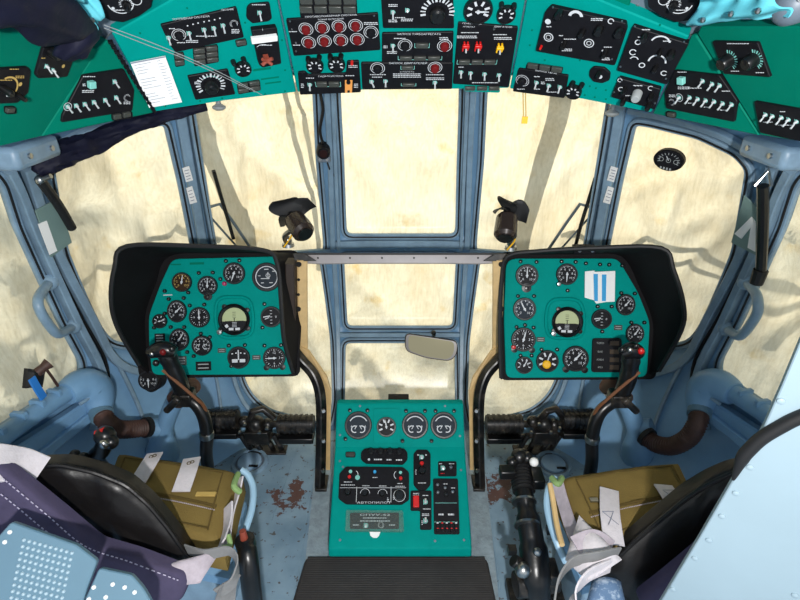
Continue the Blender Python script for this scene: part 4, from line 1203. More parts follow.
k.knob(637.6, 93, 4.6, M_GREYM, .014).rot(625, 88, 5, False).rot(652, 94, 5, False).arc(620, 80, 2, 0, 300, .8).arc(651, 88, 2.5, 60, 300, .8).bars(638, 85.5, 9).bars(628, 95.5, 5).arc(621, 89, 2.4, 0, 360, .8)
k.scr([(620, 77.5), (614, 92), (655, 103)]).knob(624, 99, 2.6).knob(649, 104, 2.6).done()
k = Ctl(OR_, PRo, [(594, 65.5), (605, 66.5), (611, 72), (610, 79), (603, 82), (594, 80.5), (589.5, 75), (590, 69)]); k.dot(600, 76.6, 2.4).rot(600, 71.5, 5, False).done()
k = Ctl(OR_, PRo, [(519, 67.2), (569, 74.2), (565, 97), (513.2, 90.2)])
k.b(522.5, 80.4, 7, M_BLACK).t(536.6, 82.5).t(549, 85.5).t(560, 87).x('ЗАПУСК МУ-45', 546, 71.8, 2.4, 0, 22).bars(537, 76.5, 6).bars(543, 82, 4, 2).bars(550, 78.5, 9, 2).bars(537, 89, 6).bars(521, 89, 8).bars(552, 92, 10).done()
k = Ctl(OR_, PRo, [(527.5, 62), (563.5, 67), (562, 73), (526, 68)], 'annunciator_strip'); 
for x, y in ((533, 65.5), (545, 67.2), (557, 68.9)): k.win(x, y, 12, 6.4, 1, 1, False)
k.done()
fuse_dial(OR_, PRo, 574, 90.5, 8, [(573, 82.3), (582.2, 84)])
rivets(OR_, PRo, [(585, 95), (595, 97), (606, 99), (645, 109), (580, 60), (532, 30), (530, 45), (590, 86), (596, 88), (606, 90), (545, 60), (660, 25)])
# ---- corner and side panels
pa = PLo.w(110, 40); pb = PLo.w(155, 112); pc_ = at_y(40, 137, .82)
PLt = plane3(pb, pc_, pa); PLt = Plane(pb, PLt.n, u=(pb - pc_))
OLt = board('overhead_corner_console', 'triangular turquoise panel at the left overhead corner with one row of toggles', PLt, [(108, 40), (154, 113), (41, 137), (98, 48)], M_GREEN2)
k = Ctl(OLt, PLt, [(82, 74), (122.5, 68), (133, 89), (131, 110), (60, 121.5), (61, 114)])
for x, y in ((67.5, 106.5), (76, 105.5), (84.7, 104), (93.8, 102), (105, 100), (116, 97.5)): k.t(x, y, 6)
k.t(114.5, 81.5, 6); p, q = k.c(90, 83.5); b = B(); b.box((0, 0, .004), (7 * q, 7 * q, .008)); o = b.obj('square_selector', M_TEAL, k.o, bevel=.001); o.location = (p.x, p.y, .004)
k.bars(89, 76.5, 12).bars(88, 90.5, 12, 2).bars(84, 84, 3, 2).b(126.7, 97.5, 3.6, M_BLACK).bars(127, 102, 7, 2).arc(67.5, 106.5, 4, 0, 360, .5).done()
k = Ctl(OLt, PLt, [(111, 113.5), (131, 110.5), (131.5, 117), (111.5, 120)], 'annunciator_block'); k.win(116.5, 116, 9, 6, 1, 1, False).win(126, 114, 9, 6, 1, 1, False).done()
b = B(); b.bar([V((*PLo.l(110, 40).xy, .002)), V((*PLo.l(155, 111).xy, .002))], (0, 0, 1), .0045, .003)
for i in range(14):
    p = PLo.l(110 + 45 * i / 14, 40 + 71 * i / 14); b.box((p.x, p.y, .004), (.007, .004, .005))
b.obj('hinge', M_BLACK, OL)
pa = PLt.w(97, 50); pb = PLt.w(42, 137); pc_ = at_y(-60, 152, .66)
PLs = plane3(pb, pc_, pa); PLs = Plane(pb, PLs.n, u=(pb - pc_))
OLs = board('overhead_side_console', 'long turquoise side panel at the far left under the dark curtain', PLs, [(98, 50), (41, 137), (0, 147), (-140, 160), (-140, 10), (0, 30), (90, 46)], M_GREEN2)
k = Ctl(OLs, PLs, [(-20, 68), (26, 65.5), (28.5, 69), (26, 91), (15, 101.5), (-20, 103)]); k.bars(14, 69, 9, 1, 1, 2).bars(20, 76, 9, 2, 1.6, 2).arc(7, 88, 12, -20, 120, 2, 2).dot(20, 84, 2.2, 2).dot(7, 95, 1.6).rot(2, 88, 9, False).rot(16, 94, 6, False).bars(6, 80, 12, 1, 1, 2).done()
k = Ctl(OLs, PLs, [(41, 46), (58, 45), (71, 59), (65, 75.5), (36, 77), (33.5, 73)]); k.t(46, 66, 6).t(52.5, 70, 6).dot(63, 66, 2, 2).knob(50, 52, 3.4).bars(43, 58, 4, 1, 1, 2).done()
k = Ctl(OLs, PLs, [(3.5, 106), (14, 105.5), (14.5, 112.5), (4, 113)], 'annunciator_block'); k.win(9, 109.3, 10, 6, 1, 1, False).done()
pa = PRo.w(690, 37); pb = PRo.w(651, 113); pc_ = at_y(759, 136, .80)
PRt = plane3(pb, pc_, pa); PRt = Plane(pb, PRt.n, u=(pc_ - pb))
ORt = board('overhead_corner_console', 'triangular turquoise panel at the right overhead corner with two rows of toggles', PRt, [(691, 35), (696, 35), (759, 136), (652, 114)], M_GREEN2)
k = Ctl(ORt, PRt, [(676, 69), (721, 74), (739, 100), (736, 121), (667.5, 107.5), (666, 92)])
for x, y in ((703, 81), (712.5, 84), (720, 85.5), (679.5, 97.5), (690, 97.5), (698, 99), (706, 100.5), (714.5, 101.5), (723, 103.5), (732, 104.5)): k.t(x, y, 6)
p, q = k.c(683, 79.5); b = B(); b.box((0, 0, .004), (7 * q, 7 * q, .008)); o = b.obj('square_selector', M_TEAL, k.o, bevel=.001); o.location = (p.x, p.y, .004)
k.bars(682, 72, 9).bars(684, 87, 12, 2).bars(672, 95, 6, 2).b(672, 102, 3.4, M_BLACK).arc(679.5, 97.5, 4, 0, 360, .5).bars(695, 88, 14).bars(726, 91, 8).bars(691, 103, 6).bars(707, 107, 6).bars(723, 110, 6).done()
k = Ctl(ORt, PRt, [(667, 110.5), (676.5, 112), (676.5, 117.5), (667, 116)], 'annunciator_block'); k.win(672, 114, 9, 5, 1, 1, False).done()
pa = PRt.w(696, 35); pb = PRt.w(759.5, 136); pc_ = at_y(870, 152, .65)
PRs = plane3(pb, pc_, pa); PRs = Plane(pb, PRs.n, u=(pc_ - pb))
ORs = board('overhead_side_console', 'long turquoise side panel at the far right with two rotary dimmers', PRs, [(697, 34), (700, 27), (800, 27), (940, 10), (940, 164), (800, 142), (760, 135.5)], M_GREEN2)
k = Ctl(ORs, PRs, [(714, 40), (760, 41), (772.5, 76), (726, 72.7)]); k.rot(729, 60, 11, True, 1, -60, 90, 10, None, .6).rot(754, 59.5, 11, True, 1, -60, 90, 10, None, .6).bars(738, 43.5, 22).bars(735, 71, 8).bars(760, 72.5, 8).arc(727, 60, 4, 60, 300, 1).arc(752, 59.5, 4, 60, 300, 1).done()
k = Ctl(ORs, PRs, [(756, 100), (830, 113), (830, 146), (762, 131.5)])
for x, y in ((766, 114.5), (773, 116), (782, 117.5), (789, 119.5), (797, 121.5)): k.t(x, y, 6)
k.bars(768, 122, 10).bars(785, 125, 14).bars(783, 111.5, 6).done()
# rear overhead fragments: gauge boxes, grey frame strip
for f, PP, sd, tt in ((lambda q: q, PLo, 'left', 'left'), (mir, PRo, 'right', 'right')):
    oc = f([(93, -14), (152, -14), (150, 3), (138, 12), (122, 18), (108, 16), (97, 8)])
    Pk = Plane(PP.w(*oc[4], -.012), PP.n, u=PP.u)
    tq = thing('gauge_box', 'black many-sided instrument box at the top %s behind the overhead panel' % tt, 'instrument box', Pk.M)
    kk = Ctl(tq, Pk, oc, 'face_plate', None, .01)
    kk.arc(f([(120, 2)])[0][0], 2, 12, 190, 350, 1).arc(f([(136, 0)])[0][0], 0, 5, 0, 360, .8).bars(f([(118, 10)])[0][0], 10, 12).dot(f([(113, 8)])[0][0], 8, 1.5).rot(f([(126, 4)])[0][0], 4, 7, True).done()
    Pg = Plane(PP.w(*oc[4], -.02), PP.n, u=PP.u)
    tq = thing('grey_frame', 'grey metal frame strip behind the %s overhead panel' % tt, 'frame', Pg.M)
    b = B(); b.prism(Pg.poly(f([(84, -14), (190, -14), (166, 8), (140, 17), (112, 34), (102, 46), (96, 42), (100, 20)])), -.03, 0, bev=.003); b.obj('strip', M_GREYP, tq)
    b = B()
    for x, y in f([(103, 37), (112, 29), (128, 21), (150, 12), (163, 6)]):
        p = Pg.l(x, y); b.lathe([(.003, 0), (.0028, .002), (1e-6, .0025)], Matrix.Translation((p.x, p.y, 0)), 8)
    b.objs('rivet', M_STEEL, tq)
    Pu = Plane(PP.w(*f([(196, 0)])[0], -.012), PP.n, u=PP.u)
    tq = thing('ceiling_console', 'turquoise rear overhead panel showing at the top %s edge' % tt, 'overhead panel', Pu.M)
    b = B(); b.prism(Pu.poly(f([(164, -20), (245, -20), (238, 0), (172, 9.5)])), -.02, 0, bev=.002); b.obj('panel_board', M_GREEN2, tq, smooth=0)
# ================================================================== CENTRE CONSOLE
def cpt(px, py, d): return CAM + ray(px, py) * d
k0 = cpt(400, 549, 1.589); k1 = cpt(400, 447, 1.76); k2 = cpt(400, 403.5, 1.80)
PK = Plane(k0, V((1, 0, 0)).cross(k1 - k0), u=(1, 0, 0)); PT = Plane(k1, V((1, 0, 0)).cross(k2 - k1), u=(1, 0, 0))
tc_ = thing('control_pedestal', 'turquoise centre console standing on the floor between the seats with autopilot switches', 'console', Matrix.Translation((0, k0.y, 0)))
W = .22
o0 = V((0, k0.y, 0))
prof = [V((0, k0.y + .012, .03)), V((0, k0.y - .004, k0.z - .03)), V((0, k0.y, k0.z)), V((0, k1.y, k1.z)), V((0, k2.y, k2.z)), V((0, k2.y + .03, k2.z - .004)), V((0, k2.y + .06, .03))]
b = B(); n = len(prof)
vs = [p - o0 + V((sx * W, 0, 0)) for sx in (-1, 1) for p in prof]
b.add(vs, [list(range(n)), list(range(2 * n - 1, n - 1, -1))] + [[(i + 1) % n, i, n + i, n + (i + 1) % n] for i in range(n)])
b.obj('console_body', M_GREEN, tc_, bevel=.006, smooth=0)
b = B(); b.box((0, (k2.y - k0.y) / 2 + .035, .015), (W * 2 - .03, k2.y - k0.y + .03, .03)); b.obj('plinth', M_BLACK, tc_)
def on_console(P):
    e = bpy.data.objects.new('console_face', None); return e
class Sub(Ctl): pass
def local_parent(P, name, poly, th=.002, m=None):
    """thin face sheet fixed on the console, parenting what is mounted on it"""
    b = B(); b.prism(P.poly(round_poly(poly, 2, 2, 0)), -.001, th, bev=.0006)
    o = b.obj(name, m or M_GREEN, tc_, smooth=0); o.matrix_local = Matrix.Translation(-o0) @ P.M; return o
def cg(P, *a, **kw):
    g = gauge(tc_, P, *a, **kw); c = P.l(a[0], a[1], kw.get('h', 0)); g.matrix_local = Matrix.Translation(-o0) @ P.M @ Matrix.Translation((c.x, c.y, kw.get('h', 0))); return g
class CC(Ctl):
    def __init__(s, P, poly, **kw):
        super().__init__(tc_, P, poly, **kw); s.o.matrix_local = Matrix.Translation(-o0) @ P.M
sq = local_parent(PT, 'recessed_square', [(373.5, 408.5), (400, 408.5), (400, 443), (373.5, 443)], .004)
cg(PT, 358.4, 425.4, 13.4, 'engine', M_DIALGR); cg(PT, 386.4, 427, 9.6, 'fan', None, 100, h=.004); cg(PT, 415, 425.4, 13, 'engine', M_DIALGR, None); cg(PT, 443.6, 425.4, 13, 'engine', M_DIALGR, None)
for pts, PP in (([(350, 410.5), (367.5, 410.5), (345.5, 439), (406, 411), (425, 411), (402.5, 441), (435.5, 411), (454, 411), (431.5, 441)], PT),):
    for x, y in pts:
        q = PP.w(x, y); r = 2 * mpp(q); b = B(); b.lathe([(r, -.001), (r, .006), (r * .7, .01), (1e-6, .011)], None, 10)
        o = b.obj('panel_lamp', M_BLKGL, tc_); o.matrix_local = Matrix.Translation(-o0) @ PP.M @ Matrix.Translation(PP.Mi @ q)
k = CC(PK, [(345.6, 452), (355.5, 452), (355.5, 457.5), (345.6, 457.5)]); k.win(350.5, 454.6, 10, 5, 1, 1, False).done()
k = CC(PK, [(365, 449), (404, 449), (407.5, 453), (407.5, 460), (403, 465), (366, 464), (361, 460), (361, 453)], h=.008)
k.bars(378, 459.5, 8, 1, 1, 0, 1.3).bars(389, 459.8, 5, 1, 1, 0, 1.3).bars(399, 460, 6, 1, 1, 0, 1.3).dot(369, 459.5, 1.2)
for x in (371, 380.5, 390, 399.5): k.knob(x, 451.5, 3, None, .008)
k.done()
k = CC(PK, [(417, 450), (427, 450), (430.5, 454), (430.5, 485), (426, 490.5), (418, 490.5), (413.5, 485), (413.5, 454)], h=.005)
k.b(421.8, 463.5, 3.4, M_RED, False).knob(422, 471.5, 3.4, None, .016).bars(422, 483, 8).dot(418, 455, .8).dot(426, 455, .8).x('КРАН', 416, 472, 2.0, math.pi / 2).t(421.7, 457, 4).done()
k = CC(PK, [(438, 461.5), (456.5, 461.5), (456.5, 476.5), (438, 476.5)]); k.t(443, 468, 3).b(450.8, 467.6, 3, M_STEEL, False).bars(440.5, 463.8, 3).bars(452, 463.8, 6).bars(442.5, 473.5, 4, 1, 1, 3).done()
k = CC(PK, [(346, 467), (403, 467.5), (409, 472.5), (409, 500), (402, 505), (346, 504.6), (338.5, 499), (339.5, 474)], h=.006)
k.b(349.5, 477, 3, M_RED, False).dot(357.5, 477.5, 2.4, 1).b(374.8, 472, 2.8, M_BSTR, False).b(400.8, 478.5, 3, M_RED, False).dot(400.5, 472.5, 1.6, 1).dot(350.5, 471.5, 1.8, 1).arc(354, 474.5, 4, -60, 60, .6).arc(398, 475, 4, 120, 240, .6)
k.bars(348, 482, 8).bars(348, 485, 14).bars(375, 477.5, 5).bars(400, 483.5, 5).bars(400, 486.3, 9).bars(366, 485.8, 7).bars(383, 486, 8).x('АВТОПИЛОТ', 374, 503 - .2, 2.6, 0, 34)
k.rot(348, 492.5, 7, False).rot(365, 493.5, 7, False).rot(382.5, 494, 7, False).rot(399.5, 495.5, 8, False, None, -20, 200, 12, None, .6).arc(365, 493.5, 4.6, 0, 180, .5).arc(382.5, 494, 4.6, 0, 180, .5).arc(399.5, 495.5, 5.8, 0, 360, .5)
p, q = k.c(356.5, 494.5); k.w.rect(p.x, p.y, .5 * q, 15 * q, k.h + .0006); p, q = k.c(391, 494.5); k.w.rect(p.x, p.y, .5 * q, 15 * q, k.h + .0006)
p, q = k.c(373, 487.8); k.w.rect(p.x, p.y, 66 * q, .4 * q, k.h + .0006); k.bars(388, 498, 2, 3).bars(394, 496, 2, 3).done()
k = CC(PK, [(410.5, 490.8), (431.5, 490.8), (431.5, 530), (420, 530), (420, 511), (410.5, 511)])
p, q = k.c(416, 502); b = B(); b.box((0, 0, .006), (6 * q, 11 * q, .012)); o = b.obj('red_guard', M_RED, k.o, bevel=.002); o.location = (p.x, p.y, k.h); o['label'] = 'red guard cover'
k.t(425.5, 502, 4, False).t(425.5, 521, 4, False).bars(416, 493.5, 6, 2).bars(425.5, 495.5, 6).bars(427, 509, 8, 1).bars(425.5, 514, 7, 2).bars(422.5, 521, 2, 3).done()
k = CC(PK, [(433, 479), (457.8, 479), (459.5, 534.5), (434, 534.5)], h=.006)
for x, y in ((437.5, 485), (445, 488), (452.5, 492), (437.8, 492.5)): k.b(x, y, 2.8, M_STEEL, False)
k.b(446, 494.5, 3.4, M_BLKGL, False).bars(445.5, 484, 4).bars(453, 488, 4).bars(441, 514.5, 5, 1, 1, 0, 1.6).bars(451, 514.5, 6, 1, 1, 0, 1.6)
for i in range(5):
    p, q = k.c(437.5 + 4.6 * i, 527.5); b = B(); b.box((0, 0, .006), (2.6 * q, 9 * q, .012)); o = b.obj('selector_lever', M_BLACK, k.o, bevel=.001); o.location = (p.x, p.y, k.h)
    k.w.mat(3 if i % 2 else 0).rect(p.x, p.y + 3.6 * q, 2 * q, 1.2 * q, k.h + .0126); k.w.mat(3).rect(p.x, p.y - 1.4 * q, 2 * q, .8 * q, k.h + .0126)
p, q = k.c(446, 503); k.w.mat(1).rect(p.x, p.y, 22 * q, .4 * q, k.h + .0006); p, q = k.c(446, 522); k.w.rect(p.x, p.y, 23 * q, .6 * q, k.h + .0006); k.done()
# clear lidded box
pl = PK.poly(round_poly([(346.5, 511), (403, 511.5), (404, 532.5), (345.5, 532)], 2, 3, 0))
b = B(); b.prism(pl, 0, .022, bev=.003); o = b.obj('clear_cover', M_CLEAR, tc_); o.matrix_local = Matrix.Translation(-o0) @ PK.M; o['label'] = 'clear plastic cover over a white lettered plate'
k = CC(PK, [(350, 513), (399, 513), (399, 529), (350, 529)], h=.003); k.x('СПУУ-52', 375, 515, 2.4, 0, 30).bars(375, 518, 24).bars(375, 521, 30).t(366, 525.5, 3).b(381, 525, 3, M_BLACK).bars(356, 525, 6).bars(392, 525, 6).done()
pl = PK.poly([(369.5, 532), (380.5, 532), (379, 536), (377, 538), (373, 538), (370.5, 536)])
b = B(); b.prism(pl, 0, .006, bev=.001); o = b.obj('latch', M_PAPER, tc_); o.matrix_local = Matrix.Translation(-o0) @ PK.M
b = B()
for PP, pts in ((PK, [(340, 461), (461, 470), (340, 540), (464, 540), (343, 467), (435, 541)]), (PT, [(360, 406), (445, 406), (340, 435), (460, 436)])):
    for x, y in pts:
        p = PP.w(x, y) - o0; b.lathe([(.004, 0), (.0038, .001), (1e-6, .0012)], Matrix.Translation(p) @ PP.M.to_3x3().to_4x4(), 10)
b.objs('screw', M_GREYP, tc_)
# little black box in front of the chin window
p = at_y(398.5, 401, 1.5); tbx = thing('junction_box', 'small black box behind the top edge of the centre console', 'box', Matrix.Translation((p.x, p.y, 0)))
b = B(); b.box((0, 0, p.z / 2 + .01), (.05, .03, p.z - .02)); b.box((0, 0, p.z), (.075, .04, .035)); b.obj('box_body', M_BLACK, tbx, bevel=.002)
b = B(); b.cyl((-.025, -.02, p.z), (-.025, -.024, p.z), .004); b.cyl((.025, -.02, p.z), (.025, -.024, p.z), .004); b.objs('screw', M_STEEL, tbx)
# mat
tmx = thing('floor_mat', 'black ribbed rubber mat on the floor in front of the centre console', 'mat', Matrix.Translation(at_z(395, 580, 0)))
oM = at_z(395, 580, 0); b = B()
q = [at_z(x, y, .012) - oM for x, y in ((306, 556.5), (487, 557.5), (498, 610), (290, 610))]
b.prism([(p.x, p.y) for p in round_poly([(p.x, p.y) for p in q], .02, 3, 0)], 0, .012, bev=.003)
y0, y1 = q[2].y, q[0].y; nr = 24
b.obj('mat_base', M_MAT, tmx, smooth=0)
b = B()
for i in range(1, nr):
    y = y0 + (y1 - y0) * i / nr; f = (y - y0) / (y1 - y0)
    xl = q[3].x + (q[0].x - q[3].x) * f; xr = q[2].x + (q[1].x - q[2].x) * f
    b.bar([(xl + .008, y, .012), (xr - .008, y, .012)], (0, 0, 1), .007, .004)
tag(b.obj('ribs', M_MAT, tmx), kind=None)
# ================================================================== RUDDER PEDALS
def pedals(sx, label):
    f = (lambda x, y: (x, y)) if sx < 0 else (lambda x, y: (800 - x, y))
    o = at_z(*f(258, 447), 0)
    t = thing('rudder_pedals', label, 'pedals', Matrix.Translation(o), 'rudder pedal units')
    A = lambda x, y, yy=1.55: at_y(*f(x, y), yy) - o
    for x0, x1, yc in ((205, 238, 419), (278, 314, 424)):
        p0 = A(x0, yc); p1 = A(x1, yc); b = B()
        b.tube([p0, p0.lerp(p1, .5), p1], [.035, .036, .035], 18)
        for i in range(7):
            a = p0.lerp(p1, (i + .5) / 7); b.tube([a - (p1 - p0).normalized() * .004, a + (p1 - p0).normalized() * .004], .039, 18)
        pe = b.obj('foot_pedal', M_CHIP, t)
        b = B(); b.box((p0 + p1) / 2 + V((0, -.01, -.055)), ((p1 - p0).length * .96, .06, .026)); b.obj('heel_plate', M_BLKGL, pe, bevel=.004)
    b = B(); b.tube([A(216, 433), A(230, 436), A(258, 434), A(290, 438), A(306, 434)], .012, 10); b.tube([A(212, 424), A(244, 424), A(270, 424), A(290, 424)], .014, 10)
    b.tube([A(218, 425), A(216, 436)], .02, 8); b.obj('linkage_bar', M_CHIP, t)
    b = B()
    c = A(256, 424, 1.545); b.sphere(c, .034, 14); b.sphere(c + V((-.045, 0, .012)), .024, 12); b.sphere(c + V((.042, .01, -.012)), .026, 12)
    b.tube([c + V((-.02, .0, .02)), c + V((0, -.01, .07)), c + V((.035, 0, .075)), c + V((.075, 0, .03))], .014, 10)
    b.box(c + V((.005, 0, -.045)), (.09, .07, .06)); b.obj('hub', M_CHIP, t, bevel=.004)
    b = B()
    for dx in (-.06, -.02, .03, .065): b.tube([c + V((dx, -.015, -.04)), c + V((dx * 1.0 - sx * .02, -.02, -.085)), V((c.x + dx * 1.0 - sx * .02, c.y + .005, .004))], .011, 8)
    b.objs('foot_bracket', M_CHIP, t)
    b = B(); b.box((c.x - sx * .03, c.y + .0, .004), (.15, .05, .008)); b.obj('base_plate', M_CHIP, t, bevel=.002)
    b = B()
    for dx, dz in ((-.03, .03), (.02, -.01), (.05, .01), (-.055, -.01)): b.cyl(c + V((dx, -.03, dz)), c + V((dx, -.038, dz - .002)), .007, None, 10)
    b.objs('bolt', M_STEEL, t)
pedals(-1, 'black twin rudder pedals on the floor under the left instrument panel')
pedals(1, 'black twin rudder pedals on the floor under the right instrument panel')
# ================================================================== CYCLIC STICKS
def stick(sx, label, grip, head, tube, btn):
    fl0 = tube[-1]; base = at_y(*fl0, 1.24); o = V((base.x, base.y, 0))
    t = thing('control_stick', label, 'control stick', Matrix.Translation(o), 'cyclic control sticks')
    A = lambda x, y, yy=1.28: at_y(x, y, yy) - o
    G = curve_pts([A(x, y) for x, y in grip], 5); n = len(G)
    b = B(); b.tube(G, [.020 + .006 * math.sin(math.pi * i / n) + (.004 if i < 4 else 0) for i in range(n)], 14); g = b.obj('grip', M_BLKGL, t)
    b = B(); h = [A(x, y, 1.27) for x, y in head]
    b.tube(curve_pts(h, 4), [.017, .019, .022, .024, .025, .024, .022, .019, .016][:len(curve_pts(h, 4))], 12); b.obj('grip_head', M_BLKGL, t)
    for x, y, m, r in btn:
        p = A(x, y, 1.25); b = B(); b.sphere(p, r, 10); b.obj('button', m, t)
    e = G[-1]
    b = B(); b.box(e, (.06, .05, .045), None); b.tube([e + V((sx * -.0, -.03, .02)), e + V((sx * .05, -.03, -.03))], .012, 8); b.obj('knuckle', M_CHIP, t, bevel=.006)
    T = curve_pts([A(x, y, yy) for (x, y), yy in zip(tube, (1.28, 1.27, 1.26, 1.25, 1.24))] + [V((0, 0, 0))], 6)
    b = B(); b.tube(T, .020, 14); b.obj('tube', M_BLKGL, t)
    b = B(); b.lathe([(.022, -.004), (.023, .0), (.023, .014), (.022, .016)], Matrix.Translation(T[len(T) * 3 // 5]), 14); b.obj('clamp', M_STEEL, t)
    b = B(); b.lathe([(.05, 0), (.048, .02), (.03, .035), (.022, .05)], None, 18); b.obj('floor_boot', M_RUB, t)
    b = B(); b.tube(curve_pts([A(*grip[1]) + V((.02 * sx, -.02, 0)), e + V((.05 * -sx, -.03, .02)), A(*tube[1]) + V((.03 * -sx, -.02, .01)), A(*tube[2]) + V((-.02 * sx, -.015, .0))], 6), .005, 8); b.obj('cable', mat('brown_cable', (110, 70, 44), .5), t)
stick(-1, 'black control stick with curved tube in front of the left seat', [(165, 351), (172, 366), (179, 382), (184, 397)], [(150, 353), (162, 349), (176, 352)], [(186, 397), (197, 405), (204, 418), (207, 436), (207, 462)],
      [(152, 354, M_STEEL, .007), (163, 352, M_DRED, .010), (172, 349, M_BLKGL, .010), (156, 363, M_BLKGL, .01)])
stick(1, 'black control stick with red side button in front of the right seat', [(631, 354), (630, 368), (626, 384), (619, 398)], [(622, 354), (632, 350), (641, 354)], [(616, 400), (603, 409), (596, 421), (592, 440), (591, 468)],
      [(641, 351, M_RED, .010), (630, 350, M_STEEL, .009), (622, 350, M_BLKGL, .010), (636, 346, M_BLKGL, .008)])
# ================================================================== SIDE SILLS, DUCTS, HOSES
def side(sx):
    sd = 'left' if sx < 0 else 'right'
    f = (lambda x, y: (x, y)) if sx < 0 else (lambda x, y: (800 - x, y))
    S = lambda x, y, s=.955: on_shell(*f(x, y), s)
    t = thing('sill_duct', 'blue heating duct with elbow along the sill of the %s sliding window' % sd, 'duct', Matrix.Translation(S(85, 392)), 'sill heating ducts')
    o = t.matrix_world.translation
    P = curve_pts([S(-190, 570) - o, S(-60, 478) - o, S(0, 438) - o, S(40, 410) - o, S(68, 392) - o], 6)
    b = B(); b.tube(P, .026, 14); pr = b.obj('duct_rail', M_BLUE, t)
    b = B()
    for i in range(3, len(P) - 2, 3): b.bar([P[i] - (P[i + 1] - P[i]) * .28 + V((0, 0, .016)), P[i] + (P[i + 1] - P[i]) * .28 + V((0, 0, .016))], (0, 0, 1), .045, .018)
    b.objs('clip', M_BLUE, pr)
    E = curve_pts([S(66, 394) - o, S(80, 386) - o, S(92, 388, .95) - o, S(98, 398, .94) - o, S(100, 411, .93) - o], 5)
    b = B(); b.tube(E, [.036 + .020 * math.sin(math.pi * min(1, i / len(E) * 1.1)) for i in range(len(E))], 18); b.obj('elbow', M_BLUE, t)
    b = B(); p = S(84, 400, .93) - o; b.tube([S(101, 388, .93) - o, S(90, 397, .925) - o, S(80, 404, .925) - o], .006, 6); b.obj('clamp_bar', M_BLUED, t)
    for k, (a, c, wd) in enumerate((((0, 462), (84, 406), .05), ((10, 470), (86, 412), .03))):
        tr = S(*a, .975); tr2 = S(*c, .975); m = S((a[0] + c[0]) / 2, (a[1] + c[1]) / 2, .975)
        TR[0] += 1; b = B(); b.bar(curve_pts([S(-120, 552 - 0 + k * 8, .985), tr, m, tr2], 5), [shell_n(q) for q in curve_pts([S(-120, 552 + k * 8, .985), tr, m, tr2], 5)], wd, .03 if k == 0 else .045)
        tag(b.obj('trim_%d' % TR[0], M_BLUE), kind='structure')
    # floor duct with short brown cuff
    t2 = thing('floor_duct', 'pale blue branch duct rising from the %s floor corner to the panel' % sd, 'duct', Matrix.Translation(at_z(*f(163, 462), 0)), 'branch ducts')
    o2 = t2.matrix_world.translation
    A = lambda x, y, yy: at_y(*f(x, y), yy) - o2
    D = curve_pts([V((0, 0, 0)), A(162, 448, 1.40), A(164, 430, 1.40), A(170, 412, 1.41), A(176, 400, 1.42)], 5); n = len(D)
    b = B(); b.tube(D, [max(.030, .075 - .0045 * i) if i < 11 else .030 for i in range(n)], 16); b.obj('duct_body', M_BLUE, t2)
    b = B(); b.tube([A(158, 428, 1.395), A(148, 427, 1.38)], [.034, .03], 14); b.obj('side_branch', M_BLUE, t2)
    Q = curve_pts([A(176, 400, 1.42), A(184, 392, 1.42), A(192, 384, 1.42)], 4)
    b = B(); b.tube(Q, .034, 14)
    b.obj('brown_cuff', M_HOSE, t2)
    b = B()
    for a in (-.036, -.018):
        d = (Q[-1] - Q[-2]).normalized(); b.tube([Q[-1] + d * (a - .004), Q[-1] + d * (a + .004)], .0355, 16)
    b.objs('white_band', M_PAPER, t2)
    # flexible hose
    if sx < 0: H = [on_shell(100, 412, .925), at_y(107, 422, 1.25), at_y(118, 429, 1.28), at_y(134, 429, 1.33), at_y(148, 427, 1.37)]
    else: H = [on_shell(700, 410, .925), at_y(697, 424, 1.24), at_y(688, 438, 1.24), at_y(672, 446, 1.27), at_y(656, 444, 1.32), at_y(646, 436, 1.36)]
    H = curve_pts(H, 12)
    th = thing('flexible_hose', 'ribbed dark brown hose looping from the %s sill elbow to the branch duct' % sd, 'hose', Matrix.Translation(H[0]))
    H = [p - H[0] for p in H]
    rr = [(.030 if i % 2 else .0265) for i in range(len(H))]
    b = B(); b.tube(H, rr, 14); b.obj('hose_body', M_HOSE, th, smooth=60)
    b = B(); d = (H[2] - H[1]).normalized(); b.tube([H[3] - d * .012, H[3] + d * .012], .035, 16); b.obj('collar', M_LBLUE, th)
    b = B(); d = (H[-2] - H[-3]).normalized(); b.tube([H[-3] - d * .008, H[-3] + d * .008], .035, 16); b.obj('end_clamp', M_RUB, th)
    # grab handle
    hp = [(50, 282), (41, 293), (38, 303), (43, 316), (56, 333), (64, 332), (74, 326)] if sx < 0 else [(54, 282), (45, 292), (42, 303), (44, 316), (58, 335), (66, 334), (74, 328)]
    hs = [.985, .95, .93, .925, .94, .96, .985]
    P = [on_shell(*f(*q), s) for q, s in zip(hp, hs)]
    th = thing('grab_handle', 'blue grab handle on the %s door frame' % sd, 'handle', Matrix.Translation(P[3])); P = [p - P[3] for p in P]
    b = B(); b.tube(curve_pts(P, 5), .013, 12); b.obj('bar', M_BLUED, th)
    for q in (P[0], P[-1]):
        b = B(); b.sphere(q, .024, 12); b.obj('mount', M_BLUED, th)
    # corner box under the overhead
    q = on_shell(*f(18, 152), .95); tb = thing('corner_bracket', 'blue rounded bracket at the top of the %s door frame' % sd, 'bracket', Matrix.Translation(q))
    b = B(); b.box((0, 0, 0), (.10, .16, .05)); b.obj('body', M_BLUED, tb, bevel=.012)
    b = B(); b.cyl((sx * -.05, -.04, 0), (sx * -.055, -.04, 0), .006); b.cyl((sx * -.05, .04, 0), (sx * -.055, .04, 0), .006); b.objs('screw', M_STEEL, tb)
    # floor hatch disc
    q = at_z(*((250, 463) if sx < 0 else (553, 465)), 0); tb = thing('floor_hatch', 'round pale blue hatch cover on the floor behind the %s rudder pedals' % sd, 'hatch', Matrix.Translation(q), 'round floor hatches')
    b = B(); b.lathe([(.070, 0), (.067, .010), (.057, .011), (.054, .003), (1e-6, .003)], None, 36); b.obj('rim', M_BLUED, tb)
